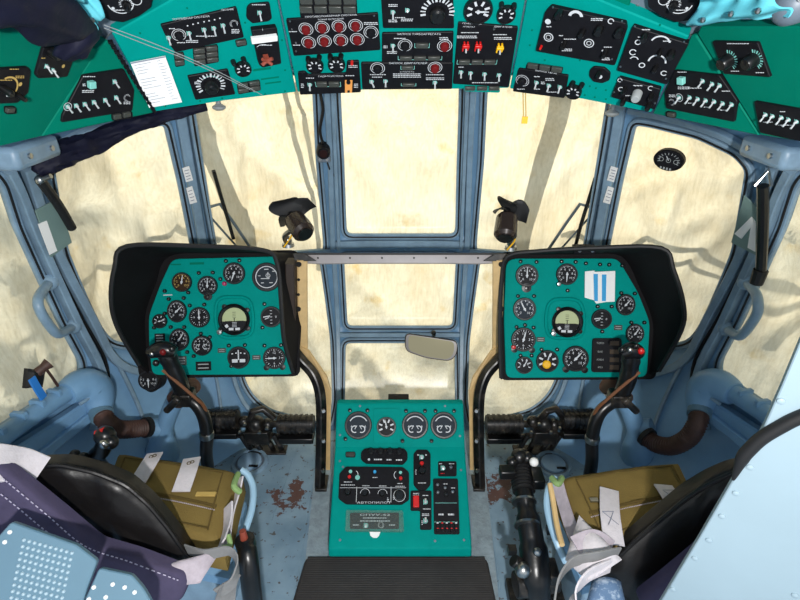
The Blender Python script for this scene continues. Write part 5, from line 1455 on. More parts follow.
    b = B(); b.lathe([(.046, .003), (.045, .012), (.040, .015), (1e-6, .016)], None, 32); b.obj('cover', mat('pale_hatch_paint', (140, 170, 196), .4), tb)
    b = B(); b.ring(0, 0, .046, .055, .0045, None, 32); b.obj('groove', M_GREYP, tb)
    b = B(); b.box((.022, -.030, .015), (.034, .010, .004)); b.obj('finger_slot', M_HOLE, tb)
    # wiper outside
    t = thing('windscreen_wiper', 'black windscreen wiper outside the %s windscreen' % sd, 'wiper', Matrix.Translation(S(236, 246, 1.035)), 'windscreen wipers')
    o = t.matrix_world.translation
    bl = [(213, 170), (220, 194), (227, 217), (233, 238)] if sx < 0 else [(204, 177), (211, 200), (218, 222), (224, 245)]
    P = [on_shell(*f(*q), 1.033) - o for q in bl]
    b = B(); b.bar(P, [shell_n(p + o) for p in P], .012, .014); b.obj('blade', M_RUB, t)
    b = B(); b.tube([S(206, 208, 1.038) - o, S(220, 204, 1.036) - o, S(233, 222, 1.038) - o, S(252, 250, 1.04) - o], .006, 8); b.obj('arm', M_GREYP, t)
    b = B(); b.tube([S(206, 212, 1.038) - o, S(222, 230, 1.04) - o, S(240, 250, 1.042) - o], .004, 8); b.obj('link_rod', M_GREYP, t)
    # label plates on the windscreen pillar
    for j, q4 in enumerate(([(182, 168), (189, 166), (193, 180), (186, 182)], [(186, 188), (192, 186), (197, 202), (190, 204)])):
        pts = [on_shell(*f(*q), .950) for q in q4]
        nn = (pts[1] - pts[0]).cross(pts[2] - pts[0]).normalized(); nn = nn if nn.dot(CAM - pts[0]) > 0 else -nn; b = B(); b.slab([p + nn * .0 for p in (pts if sx > 0 else pts[::-1])], .003, nn, 0, 2, .01); 
        tl = thing('label_plate', '%s white label plate on the %s windscreen pillar' % (('upper', 'lower')[j], sd), 'label')
        tl.location = pts[0]; b.v = [v - pts[0] for v in b.v]; b.obj('plate', M_PAPER, tl, smooth=0)
        b = B()
        for i in range(4):
            u = (i + 1) / 5; a = pts[0].lerp(pts[3], u).lerp(pts[1].lerp(pts[2], u), .15); c = pts[0].lerp(pts[3], u).lerp(pts[1].lerp(pts[2], u), .8 - .1 * (i % 2))
            b.bar([a - pts[0] + nn * .003, c - pts[0] + nn * .003], nn, .0022, .0006)
        b.obj('print', M_PRINT, tl, smooth=0)
side(-1); side(1)
# ================================================================== SEATS
def zq(pts, z): return [at_z(x, y, z) for x, y in pts]
def ribbon(b, pts, wdir, wd, th=.004, per=5):
    P = curve_pts(pts, per); b.bar(P, [V(wdir).cross((P[min(i + 1, len(P) - 1)] - P[max(i - 1, 0)]).normalized()).normalized() for i in range(len(P))], wd, th)
def local(b, o): b.v = [v - o for v in b.v]; return b
def seat(sx):
    sd = 'left' if sx < 0 else 'right'
    zc = .43
    if sx < 0: q = zq([(88, 518), (222, 545), (241, 468), (113, 449)], zc)
    else: q = zq([(592, 553), (712, 520), (684, 458), (556, 474)], zc)
    cen = (q[0] + q[1] + q[2] + q[3]) / 4; o = V((cen.x, cen.y, 0))
    t = thing('pilot_seat', '%s pilot seat with blue tube frame and black leather back beside the %s wall' % (sd, sd), 'seat', Matrix.Translation(o), 'pilot seats')
    # pan and pedestal
    c2 = [cen + (p - cen) * .98 for p in q]
    b = B(); b.slab([V((p.x, p.y, .27)) for p in c2], .06, (0, 0, 1), 0, 6, .05); local(b, o).obj('seat_pan', M_BLUE, t)
    b = B(); b.box((0, 0, .14), (.26, .22, .27)); b.box((-sx * .02, -.02, .01), (.28, .28, .02)); b.obj('pedestal', M_BLUED, t, bevel=.01)
    def fr(x, y, z): return at_z(x, y, z) - o
    if sx < 0: loop = [fr(241, 470, .43), fr(248, 475, .42), fr(253, 488, .40), fr(252, 508, .38), fr(246, 528, .36), fr(240, 545, .33)]
    else: loop = [fr(556, 478, .43), fr(549, 488, .42), fr(547, 505, .40), fr(551, 525, .38), fr(558, 545, .36), fr(566, 562, .33)]
    b = B(); b.tube(curve_pts(loop, 5), .009, 10); b.obj('side_tube', mat('pale_tube_paint', (146, 180, 202), .4), t)
    # leather back pad, purple cover, metal back plate
    if sx < 0:
        PA = Plane(at_y(110, 510, .79), (.12, -1, .25))
        pad = [(15, 474), (24, 468), (60, 466), (95, 474), (125, 486), (148, 506), (168, 530), (193, 566), (186, 572), (160, 568), (130, 558), (90, 533), (45, 501), (18, 482)]
        PQ = Plane(at_y(90, 540, .71), (.12, -1, .25))
        pur = [(-30, 462), (-12, 466), (6, 476), (20, 487), (60, 519), (96, 549), (135, 560), (184, 578), (188, 588), (180, 606), (120, 640), (20, 600), (-30, 530)]
    else:
        PA = Plane(at_y(690, 520, .79), (-.12, -1, .25))
        pad = [(596, 580), (620, 556), (650, 530), (690, 497), (715, 482), (738, 472), (775, 466), (800, 480), (790, 540), (740, 610), (680, 640), (625, 605), (604, 592)]
        PQ = Plane(at_y(700, 560, .71), (-.12, -1, .25))
        pur = [(640, 604), (665, 585), (720, 540), (800, 500), (830, 520), (820, 580), (740, 650), (660, 640)]
    T = Matrix.Translation(-o)
    b = B(); b.pad(PA.poly(round_poly(pad, 8, 3, 12)), -.05, .048, T @ PA.M, wob=.012); lp = b.obj('backrest', M_LEATH, t, smooth=60)
    lp['label'] = 'glossy black leather back pad'
    rp = PA.poly(round_poly(pad, 8, 3, 12))
    b = B(); cx = sum(p.x for p in rp) / len(rp); cy = sum(p.y for p in rp) / len(rp)
    b.tube([T @ PA.M @ V((cx + (p.x - cx) * 1.0, cy + (p.y - cy) * 1.0, -.004)) for p in rp], .005, 8, True); b.obj('piping', M_LEATH, lp)
    b = B(); b.pad(PQ.poly(round_poly(pur, 6, 3, 14)), -.04, .035, T @ PQ.M, wob=.006); pc = b.obj('back_cover', M_PURP, t, smooth=60)
    if sx < 0:
        b = B()
        for ln in ([(4, 478), (45, 512), (85, 545), (130, 561), (180, 580)], [(-30, 470), (10, 500), (50, 533), (90, 560)]):
            C_ = curve_pts([V(p) for p in ln], 10)
            for i in range(0, len(C_) - 1):
                a = PQ.l(*C_[i]); c = PQ.l(*C_[i].lerp(C_[i + 1], .55)); b.bar([T @ PQ.M @ V((a.x, a.y, .002)), T @ PQ.M @ V((c.x, c.y, .002))], PQ.n, .0022, .0012)
        b.obj('stitching', M_STITCH, pc, smooth=0)
    # support post joins back to pan
    b = B()
    for dx in (-.12, .10): b.tube([V((dx, -.04, .29)), V((dx, -.12, .29)), V((dx, -.15, .32))], .012, 8)
    b.objs('back_tube', M_BLUED, t)
    if sx < 0:
        PB_ = Plane(at_y(50, 560, .60), (.15, -.75, .6))
        b = B(); b.prism(PB_.poly(round_poly([(11, 522), (76, 545), (97, 561), (86, 590), (72, 640), (-60, 640), (-60, 560), (-5, 540)], 3, 2, 0)), -.012, 0, T @ PB_.M, bev=.002); bp = b.obj('perforated_plate', M_LBLUE, t); bp['label'] = 'pale blue plate with a grid of raised dimples'
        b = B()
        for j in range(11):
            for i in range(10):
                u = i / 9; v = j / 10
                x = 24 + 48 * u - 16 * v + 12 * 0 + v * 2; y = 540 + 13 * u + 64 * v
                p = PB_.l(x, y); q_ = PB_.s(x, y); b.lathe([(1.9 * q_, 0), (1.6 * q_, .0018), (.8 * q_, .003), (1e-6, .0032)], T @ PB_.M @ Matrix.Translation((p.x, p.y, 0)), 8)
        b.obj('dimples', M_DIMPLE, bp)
        b = B(); b.prism(PB_.poly(round_poly([(98, 569), (131, 576), (143, 590), (152, 606), (150, 640), (80, 640), (84, 600)], 3, 2, 0)), -.016, -.004, T @ PB_.M, bev=.002); hp = b.obj('hinge_plate', M_LBLUE, t)
        b = B()
        for x, y in ((112, 585), (124, 588), (134, 593), (93, 588), (88, 600), (105, 598), (10, 532), (5, 542)):
            p = PB_.l(x, y); b.lathe([(.004, 0), (.0035, .002), (1e-6, .003)], T @ PB_.M @ Matrix.Translation((p.x, p.y, -.004 if x > 86 else 0)), 8)
        b.objs('rivet', M_PAPER, hp)
    if sx < 0:
        b = B(); b.bar(curve_pts([at_y(x, y, yy) - o for x, y, yy in ((-24, 462, .74), (0, 463, .76), (20, 467, .78), (38, 474, .79))], 5), V((0, -.5, .9)), .075, .008); b.obj('shoulder_strap', M_STRAP, t)
    # canvas cushion (rests on the seat: a thing of its own)
    tc = thing('seat_cushion', 'olive canvas parachute cushion on the %s pilot seat, white webbing straps across it' % sd, 'cushion', Matrix.Translation(V((o.x, o.y, .34))), 'olive seat cushions')
    oc = V((o.x, o.y, .34))
    b = B(); b.slab([V((p.x, p.y, .335)) for p in q], .095, (0, 0, 1), .012, 18, .09, .006); local(b, oc).obj('cushion_body', M_OLIVE, tc, smooth=60)
    def top(x, y, dz=0): return at_z(x, y, .443 + dz) - oc
    # seams
    def bil(u, v): 
        a = (q[0] * (1 - u) + q[1] * u) * (1 - v) + (q[3] * (1 - u) + q[2] * u) * v
        return V((a.x, a.y, .335 + .095 + .012 * (1 - (2 * u - 1) ** 2) * (1 - (2 * v - 1) ** 2) + .0015)) - oc
    b = B()
    for a, c in (((.1, .42), (.9, .42)), ((.1, .40), (.9, .40)), ((.88, .12), (.88, .88)), ((.12, .12), (.12, .88)), ((.12, .88), (.88, .88)), ((.12, .14), (.88, .14))):
        pts = [bil(a[0] + (c[0] - a[0]) * i / 24, a[1] + (c[1] - a[1]) * i / 24) for i in range(25)]
        b.bar(pts, (0, 0, 1), .004, .0016)
    b.obj('seam', M_OLIVED, tc, smooth=0)
    b = B()
    pts = [bil(.1 + .8 * i / 60, .36) for i in range(61)]
    for i in range(0, 60): b.bar([pts[i], pts[i].lerp(pts[i + 1], .55)], (0, 0, 1), .0025, .002)
    b.obj('stitching', M_STRAPP, tc, smooth=0)
    if sx < 0: ST = [[(155, 454), (149, 464), (138, 482)], [(192, 459), (188, 472), (181, 492)]]; wds = (.043, .046)
    else: ST = [[(609, 490), (610, 515), (614, 545)], [(663, 486), (670, 496), (676, 508)]]; wds = (.046, .046)
    for ln, wd in zip(ST, wds):
        P = [top(x, y, dz) for (x, y), dz in zip(ln, (.0, .012, .003))]
        P = curve_pts(P, 6); b = B(); b.bar(P, (0, 0, 1), wd, .004); s_ = b.obj('webbing_strap', M_STRAP, tc)
        b = B(); m = P[3 if sx < 0 else len(P) - 6] + V((0, 0, .0055))
        if sx < 0: b.text('8', m.x, m.y, .030, m.z, None, -1.0)
        else:
            for a, c in ((-1, 1), (1, -1)): b.bar([m + V((-.012, a * .018, 0)), m + V((.012, c * .018, 0))], (0, 0, 1), .0016, .0006)
            b.bar([m + V((-.014, .02, 0)), m + V((.014, .02, 0)), ], (0, 0, 1), .0016, .0006)
        b.obj('stitched_mark', M_OLIVED if sx < 0 else M_PRINT, s_, smooth=0)
    b = B(); p = top(*((206, 494) if sx < 0 else (594, 500))); b.box(p, (.05 if sx < 0 else .02, .012, .004)); b.obj('strap_slot', M_AMBER if sx < 0 else M_STEEL, tc)
    # harness bundle
    th = thing('seat_harness', '%s bundle of pale webbing and grey straps beside the %s seat cushion' % (('crumpled', 'loose')[sx > 0], sd), 'harness', Matrix.Translation(at_z(*((205, 565) if sx < 0 else (590, 560)), .40)), 'seat harnesses')
    oh = th.matrix_world.translation
    Z = lambda x, y, z: at_z(x, y, z) - oh
    b = B()
    if sx < 0:
        b.slab([Z(150, 590, .42), Z(200, 583, .42), Z(218, 555, .43), Z(178, 565, .44)], .02, (0, 0, 1), .02, 10, .2, .02); b.obj('padded_webbing', M_STRAPP, th)
        b = B(); ribbon(b, [Z(226, 548, .42), Z(230, 520, .40), Z(236, 498, .40), Z(240, 478, .42)], (.6, .2, .8), .04); ribbon(b, [Z(222, 545, .44), Z(228, 525, .43), Z(229, 505, .44)], (.5, .3, .8), .04); b.obj('white_webbing', M_STRAP, th)
        b = B(); ribbon(b, [Z(186, 550, .44), Z(205, 555, .45), Z(228, 552, .45), Z(236, 565, .42), Z(232, 582, .40), Z(218, 592, .38)], (0, 0, 1), .032, .004); ribbon(b, [Z(232, 580, .40), Z(226, 595, .36), Z(224, 620, .30)], (.7, .7, .2), .05, .004); b.obj('grey_strap', M_STRAPG, th)
        b = B(); b.tube(curve_pts([Z(238, 474, .44), Z(234, 486, .45), Z(240, 492, .43)], 5), .008, 8); b.tube(curve_pts([Z(222, 548, .44), Z(230, 545, .44), Z(228, 535, .45)], 5), .006, 8); b.objs('green_cord', M_GREENCORD, th)
    else:
        b.slab([Z(565, 560, .41), Z(588, 582, .42), Z(622, 560, .44), Z(578, 520, .43)], .02, (0, 0, 1), .02, 10, .2, .02); b.obj('padded_webbing', M_STRAP, th)
        b = B(); ribbon(b, [Z(556, 478, .42), Z(562, 500, .40), Z(570, 525, .40), Z(580, 548, .42)], (.6, -.2, .8), .035); ribbon(b, [Z(575, 545, .45), Z(595, 538, .46), Z(612, 548, .45)], (.2, .9, .3), .04); b.obj('white_webbing', M_STRAPP, th)
        b = B(); ribbon(b, [Z(618, 552, .45), Z(596, 556, .46), Z(572, 562, .44), Z(558, 580, .42), Z(552, 610, .38)], (0, 0, 1), .034, .004); b.obj('grey_strap', M_STRAPG, th)
        b = B(); ribbon(b, [Z(610, 565, .43), Z(588, 575, .43), Z(575, 592, .41), Z(572, 612, .38)], (.2, .2, 1), .04, .004); b.obj('pale_strap', M_STRAP, th)
        b = B(); b.slab([Z(584, 612, .36), Z(625, 612, .36), Z(620, 585, .38), Z(592, 580, .38)], .02, (0, 0, 1), .02, 10, .2, .02); b.obj('blue_cloth', mat('patterned_blue_cloth', (84, 110, 140), .85, col2=(170, 185, 200), vscale=60), th)
        b = B(); b.tube(curve_pts([Z(550, 484, .44), Z(553, 500, .43), Z(557, 525, .42), Z(562, 545, .42)], 5), .007, 8); b.obj('pale_cord', M_CREAM, th)
        b = B(); b.tube(curve_pts([Z(552, 478, .44), Z(558, 484, .45), Z(562, 478, .44)], 5), .008, 8); b.objs('green_cord', M_GREENCORD, th)
seat(-1); seat(1)
# ================================================================== LEVERS
o = at_z(537, 612, 0); t = thing('collective_lever', 'black collective lever with ribbed grip standing between console and right seat', 'lever', Matrix.Translation(o))
A = lambda x, y, z: at_z(x, y, z) - o
pth = [A(520, 466, .30), A(524, 492, .28), A(528, 518, .26), A(533, 548, .22), A(537, 585, .16), A(540, 604, .05)]
b = B(); b.tube(curve_pts(pth[:2], 4), .031, 16)
for i in range(8): p = pth[0].lerp(pth[1], (i + .5) / 8); d = (pth[1] - pth[0]).normalized() * .0035; b.tube([p - d, p + d], .034, 16)
b.obj('grip', M_RUB, t)
b = B(); b.tube(curve_pts(pth[1:], 6), [.027] * 6 + [.034] * 6 + [.040] * 6 + [.034] * 7, 14); b.obj('lever_tube', M_BLKGL, t)
b = B()
for p, r in ((A(519, 457, .33), .026), (A(512, 462, .33), .018), (A(527, 458, .33), .020), (A(523, 453, .33), .015)): b.sphere(p, r, 12)
b.obj('grip_head', M_BLKGL, t)
b = B(); b.box(A(507, 472, .32), (.045, .035, .03)); b.box(A(537, 478, .31), (.035, .06, .035)); b.objs('switch_box', M_BLKGL, t, bevel=.004)
b = B(); b.sphere(A(534, 462, .34), .014, 12); b.obj('white_button', M_PAPER, t)
b = B()
for x, y, z in ((524, 502, .28), (527, 525, .26)): p = A(x, y, z); d = (pth[2] - pth[1]).normalized() * .003; b.tube([p - d, p + d], .036, 16)
b.objs('ring', M_STEEL, t)
b = B(); b.tube([A(515, 585, .14), A(537, 582, .14), A(556, 578, .14)], .036, 14); b.tube([A(513, 560, .22), A(522, 566, .2), A(528, 572, .18)], .018, 10); b.box(A(540, 575, .16), (.09, .06, .07)); b.box((0, .02, .02), (.16, .12, .04)); b.obj('pivot_block', M_CHIP, t, bevel=.004)
b = B(); b.sphere(A(523, 570, .21), .022, 12); b.sphere(A(537, 552, .25), .012, 10); b.objs('steel_knuckle', M_STEEL, t)
b = B(); b.box(A(512, 550, .24), (.022, .02, .02)); b.box(A(549, 530, .22), (.014, .02, .02)); b.objs('stop_lug', M_BLKGL, t)
o = at_z(262, 640, 0); t = thing('friction_lever', 'upright black lever with red tip at the inner side of the left seat', 'lever', Matrix.Translation(o))
A = lambda x, y, z: at_z(x, y, z) - o
pth = curve_pts([A(246, 543, .36), A(249, 565, .33), A(253, 600, .22), V((0, 0, .004))], 5)
b = B(); b.tube(pth, [.019] * 2 + [.024] * (len(pth) - 2), 14); b.obj('lever_tube', M_BLKGL, t)
b = B(); b.tube([pth[0] + V((0, 0, -.01)), pth[0] + V((-.002, 0, .012))], .025, 16); b.obj('cap_ring', M_CHIP, t)
b = B(); b.tube([pth[0] + V((-.004, .004, .01)), pth[0] + V((-.006, .008, .035))], [.010, .008], 10); b.obj('red_tip', M_BROWNR, t)
o = at_z(100, 470, .30); t = thing('collective_lever', 'black lever head with red button between the left wall and the left seat', 'lever', Matrix.Translation(V((o.x, o.y, 0))))
o = V((o.x, o.y, 0)); A = lambda x, y, z: at_z(x, y, z) - o
b = B(); b.tube(curve_pts([A(108, 436, .52), A(102, 450, .48), A(97, 462, .42), V((.06, -.0, .2)), V((.17, -.0, .03))], 5), .022, 14); b.obj('lever_tube', M_BLKGL, t)
b = B(); b.sphere(A(105, 436, .53), .028, 12); b.sphere(A(111, 442, .52), .02, 12); b.obj('lever_head', M_BLKGL, t)
b = B(); b.tube([A(97, 434, .54), A(105, 431, .55)], .011, 8); b.obj('red_button', M_RED, t)
b = B(); b.sphere(A(75, 455, .48), .015, 12); b.sphere(A(83, 458, .48), .016, 12); b.tube([A(76, 456, .48), A(92, 460, .46)], .010, 8); b.obj('twin_knob', M_BLKGL, t)
b = B(); b.sphere(A(104, 444, .53), .013, 10); b.obj('steel_button', M_STEEL, t)
# ================================================================== RIGHT FOREGROUND PANEL
PW = Plane(at_y(740, 520, .56), (-.45, -.86, -.02))
t = thing('door_panel', 'large pale blue riveted metal panel in the right foreground', 'panel', PW.M)
ed = [(640, 636), (660, 603), (700, 537), (740, 468), (757, 440), (764, 427), (782, 386), (800, 343), (830, 280)]
b = B(); b.prism(PW.poly(ed + [(900, 250), (940, 300), (940, 660), (700, 680)]), -.012, 0, bev=.0015); b.obj('panel_sheet', M_DOOR, t, smooth=0)
b = B()
for x, y in ((673, 589), (695, 558), (709, 540), (722, 516), (736, 493), (750, 467), (781, 401), (795, 595)):
    p = PW.l(x, y); b.lathe([(.0055, 0), (.005, .002), (.002, .0035), (1e-6, .0035)], Matrix.Translation((p.x, p.y, 0)), 12)
b.objs('rivet', M_DOOR, t)
b = B(); P = [PW.l(x, y) for x, y in ((733, 478), (742, 457), (750, 447), (762, 436), (780, 425), (800, 415), (850, 396))]
P = curve_pts([V((p.x, p.y, .004)) for p in P], 6); b.tube(P, [min(.0095, .002 + .0012 * i) for i in range(len(P))], 12); b.obj('rubber_edging', M_RUB, t)
# ================================================================== SMALL THINGS
def shell_plate(nm, lab, cat, px, s, m, th=.004):
    pts = [on_shell(x, y, s) for x, y in px]; o = sum(pts, V()) / len(pts)
    n = (pts[1] - pts[0]).cross(pts[2] - pts[0]).normalized()
    if n.dot(CAM - o) < 0: n = -n
    t = thing(nm, lab, cat, Matrix.Translation(o)); PP = Plane(o, n)
    R = PP.M.to_3x3().to_4x4()
    b = B(); b.prism(PP.poly(px), 0, th, R, bev=.001); b.obj('plate', m, t, smooth=0); return t, PP, R
t, PP, R = shell_plate('map_holder', 'grey green plate with white paper on the left door frame', 'plate', [(34.5, 210), (57.5, 198.5), (71, 242), (50, 257)], .955, M_PLATE)
b = B(); b.prism(PP.poly([(36.4, 223.5), (45, 220), (55.5, 250), (48, 254)]), .004, .006, R); b.obj('paper', M_PAPER, t, smooth=0)
t, PP, R = shell_plate('map_holder', 'grey green plate with two white paper strips on the right door frame', 'plate', [(745, 195), (759, 208), (757, 255), (732, 242)], .955, M_PLATE)
b = B(); b.prism(PP.poly([(753, 216), (757, 221), (743, 238), (736, 233)]), .004, .006, R); b.prism(PP.poly([(753, 222), (757, 222), (756.5, 251), (749, 247)]), .004, .0055, R); b.obj('paper', M_PAPER, t, smooth=0)
def shell_tube(nm, lab, cat, px, r, m, s=.95, seg=10, per=5):
    P = curve_pts([on_shell(x, y, s if not isinstance(s, list) else s[i]) for i, (x, y) in enumerate(px)], per); o = P[0]
    t = thing(nm, lab, cat, Matrix.Translation(o)); b = B()
    rr = r if not isinstance(r, list) else [r[min(len(r) - 1, int(i / len(P) * len(r)))] for i in range(len(P))]
    b.tube([p - o for p in P], rr, seg); b.obj('body', m, t); return t, [p - o for p in P]
t, P = shell_tube('strap_end', 'black folded strap hanging below the curtain on the left door frame', 'strap', [(40, 180), (50, 193), (61, 209), (72, 228)], .012, M_RUB, .94)
b = B(); b.sphere(P[0], .012, 10); b.tube([P[0], P[0] + V((.03, 0, .01))], .006, 8); b.obj('hook', M_STEEL, t)
t, P = shell_tube('black_rod', 'long black rod hanging from the top of the right door frame', 'rod', [(763, 186), (763, 220), (762, 250), (761, 270)], .013, M_BLKGL, .935)
b = B(); b.tube([P[-1] + V((0, 0, .0)), P[-1] + V((0, 0, -.04))], [.018, .016], 10); b.obj('end_cap', M_RUB, t)
b = B(); b.tube([P[0] + V((.02, 0, .0)), P[0] + V((0, 0, .04)), P[0] + V((-.02, 0, 0))], .004, 6); b.obj('hook', M_STEEL, t)
# curtains
def cloth_roll(nm, lab, px, rr, s, cat='curtain', m=M_NAVY, amp=.35, ridge=9):
    P = curve_pts([on_shell(x, y, s if not isinstance(s, (list, tuple)) else s[i]) for i, (x, y) in enumerate(px)], 10); o = P[0].copy(); n = len(P)
    b = B(); seg = 26; vs = []; fs = []
    for i in range(n):
        tt = (P[min(i + 1, n - 1)] - P[max(i - 1, 0)]).normalized(); sd = tt.cross(V((0, 0, 1))).normalized(); up = sd.cross(tt)
        f = i / (n - 1) * (len(rr) - 1); k = min(int(f), len(rr) - 2); r = rr[k] * (1 - f + k) + rr[k + 1] * (f - k)
        for j in range(seg):
            a = 2 * math.pi * j / seg
            w_ = 1 + amp * math.sin(ridge * a / 1.5 // 1 * 1.5 + i * .35) * .3 + amp * noise.noise(V((math.cos(a) * 1.6 + i * .12, math.sin(a) * 1.6, i * .16)))
            vs.append(P[i] - o + (sd * math.cos(a) + up * math.sin(a)) * r * w_)
    for i in range(n - 1):
        for j in range(seg):
            q = (j + 1) % seg; fs.append([i * seg + q, i * seg + j, (i + 1) * seg + j, (i + 1) * seg + q])
    fs.append(list(range(seg))); fs.append(list(range(n * seg - 1, (n - 1) * seg - 1, -1)))
    b.add(vs, fs); t = b.obj(nm, m, smooth=70); t.location = o; tag(t, lab, cat); return t
cloth_roll('curtain', 'navy curtain gathered in a long roll along the top of the left side window', [(38, 174), (46, 164), (66, 152), (90, 144), (120, 130), (150, 119), (180, 112), (206, 106)], [.012, .026, .030, .028, .022, .022, .018, .012], .95)
def plane_roll(nm, lab, PP, px, rr, h, cat, m, amp=.3):
    P = curve_pts([PP.w(x, y, hh) for (x, y), hh in zip(px, h)], 8); o = P[0].copy(); n = len(P); seg = 26; vs = []; fs = []
    for i in range(n):
        tt = (P[min(i + 1, n - 1)] - P[max(i - 1, 0)]).normalized(); sd = tt.cross(PP.n).normalized()
        f = i / (n - 1) * (len(rr) - 1); k = min(int(f), len(rr) - 2); r = rr[k] * (1 - f + k) + rr[k + 1] * (f - k)
        for j in range(seg):
            a = 2 * math.pi * j / seg
            w_ = 1 + amp * math.sin(5 * a + i * .1) * .35 + amp * noise.noise(V((math.cos(a) * 2, math.sin(a) * 2, i * .13)))
            vs.append(P[i] - o + sd * math.cos(a) * r * w_ + PP.n * math.sin(a) * r * .55 * w_)
    for i in range(n - 1):
        for j in range(seg):
            q = (j + 1) % seg; fs.append([i * seg + q, i * seg + j, (i + 1) * seg + j, (i + 1) * seg + q])
    fs.append(list(range(seg))); fs.append(list(range(n * seg - 1, (n - 1) * seg - 1, -1)))
    B_ = B(); B_.add(vs, fs); t = B_.obj(nm, m, smooth=70); t.location = o; tag(t, lab, cat); return t
plane_roll('curtain', 'bunched navy curtain hanging over the top left corner of the overhead panels', PLs, [(-20, -16), (14, -4), (42, 10), (72, 24), (98, 34)], [.034, .034, .034, .026, .008], [.04, .04, .04, .035, .025], 'curtain', M_NAVY)
plane_roll('curtain_end', 'loose navy curtain tail hanging below the bunched curtain at the left', PLs, [(97, 36), (84, 42), (70, 50), (62, 58)], [.008, .018, .022, .014], [.03, .035, .03, .025], 'curtain', M_NAVY)
def cloth_sheet(nm, lab, PP, px, h, m, wob, snaps):
    # px: 4 corners; grid with soft folds
    b = B(); n = 22; q = [PP.w(x, y, hh) for (x, y), hh in zip(px, h)]; o = q[0].copy()
    vs = []; fs = []
    for lay in (0, 1):
        for j in range(n + 1):
            for i in range(n + 1):
                u = i / n; v = j / n; p = (q[0] * (1 - u) + q[1] * u) * (1 - v) + (q[3] * (1 - u) + q[2] * u) * v
                vs.append(p - o + PP.n * (wob * noise.noise(V((u * 5, v * 3, 1.7))) + .008 * math.sin(v * 9 + u * 3) + (0 if lay else .004)))
    m_ = n + 1; of = m_ * m_
    for j in range(n):
        for i in range(n):
            a = j * m_ + i; fs.append([a, a + m_, a + m_ + 1, a + 1]); fs.append([of + a, of + a + 1, of + a + m_ + 1, of + a + m_])
    rim = list(range(m_)) + [j * m_ + n for j in range(1, m_)] + [n * m_ + i for i in range(n - 1, -1, -1)] + [j * m_ for j in range(n - 1, 0, -1)]
    for i in range(len(rim)): a = rim[i]; c = rim[(i + 1) % len(rim)]; fs.append([a, c, of + c, of + a])
    b.add(vs, fs); t = thing(nm, lab, 'cloth', Matrix.Translation(o)); b.obj('cloth', m, t, smooth=70)
    b = B()
    for x, y in snaps:
        p = PP.w(x, y, .03) - o; b.sphere(p, .004, 8)
    b.objs('press_stud', M_STEEL, t)
cloth_sheet('cyan_cover', 'cyan cloth cover showing behind the bunched curtain at the top left', PLs, [(60, -14), (94, -14), (103, 22), (90, 30)], [.02] * 4, M_CYAN, .012, [(92, 20)])
cloth_sheet('cyan_cover', 'cyan cloth cover with press studs hanging at the top right', PRs, [(706, -14), (768, -14), (786, 19), (690, 25)], [.02, .02, .012, .012], M_CYAN, .012, [(703, 20), (731, 14), (758, 11)])
q = PRs.w(794, 4, -.02); t = thing('round_fitting', 'grey round fitting at the top right corner beside the cyan cloth', 'fitting', Matrix.Translation(q))
b = B(); b.sphere((0, 0, 0), .026, 18); b.obj('housing', M_GREYP, t)
b = B(); b.cyl((-.01, -.022, .005), (-.011, -.027, .005), .004); b.objs('screw', M_STEEL, t)
# cords across the left overhead panel
def cord(lab, px, h, r=.0006, m=None):
    P = [PLo.w(x, y, hh) for (x, y), hh in zip(px, h)]; b = B(); b.tube(curve_pts(P, 6), r, 6); o = b.obj('cord', m or M_GREYM); tag(o, lab, 'cord')
cord('thin pale cord slanting over the left overhead panel, upper of two', [(104, 25), (160, 46), (215, 70), (262, 95)], [.03, .025, .02, .008])
cord('thin pale cord slanting over the left overhead panel, lower of two', [(104, 28), (150, 46), (185, 59), (255, 92)], [.03, .022, .016, .006])
# yellow hanging tag
p0 = at_y(524, 92, 1.12); p1 = at_y(525, 117, 1.13); t = thing('hanging_tag', 'small yellow tag hanging on strings below the right overhead panel', 'tag', Matrix.Translation(p0))
b = B(); b.tube([V((-.002, 0, 0)), p1 - p0 + V((-.003, 0, 0))], .0012, 6); b.tube([V((.003, 0, 0)), p1 - p0 + V((.002, 0, 0))], .0012, 6); b.objs('string', M_AMBER, t)
b = B(); b.box(p1 - p0 + V((0, 0, -.006)), (.012, .003, .014)); b.obj('tag_plate', M_YEL, t)
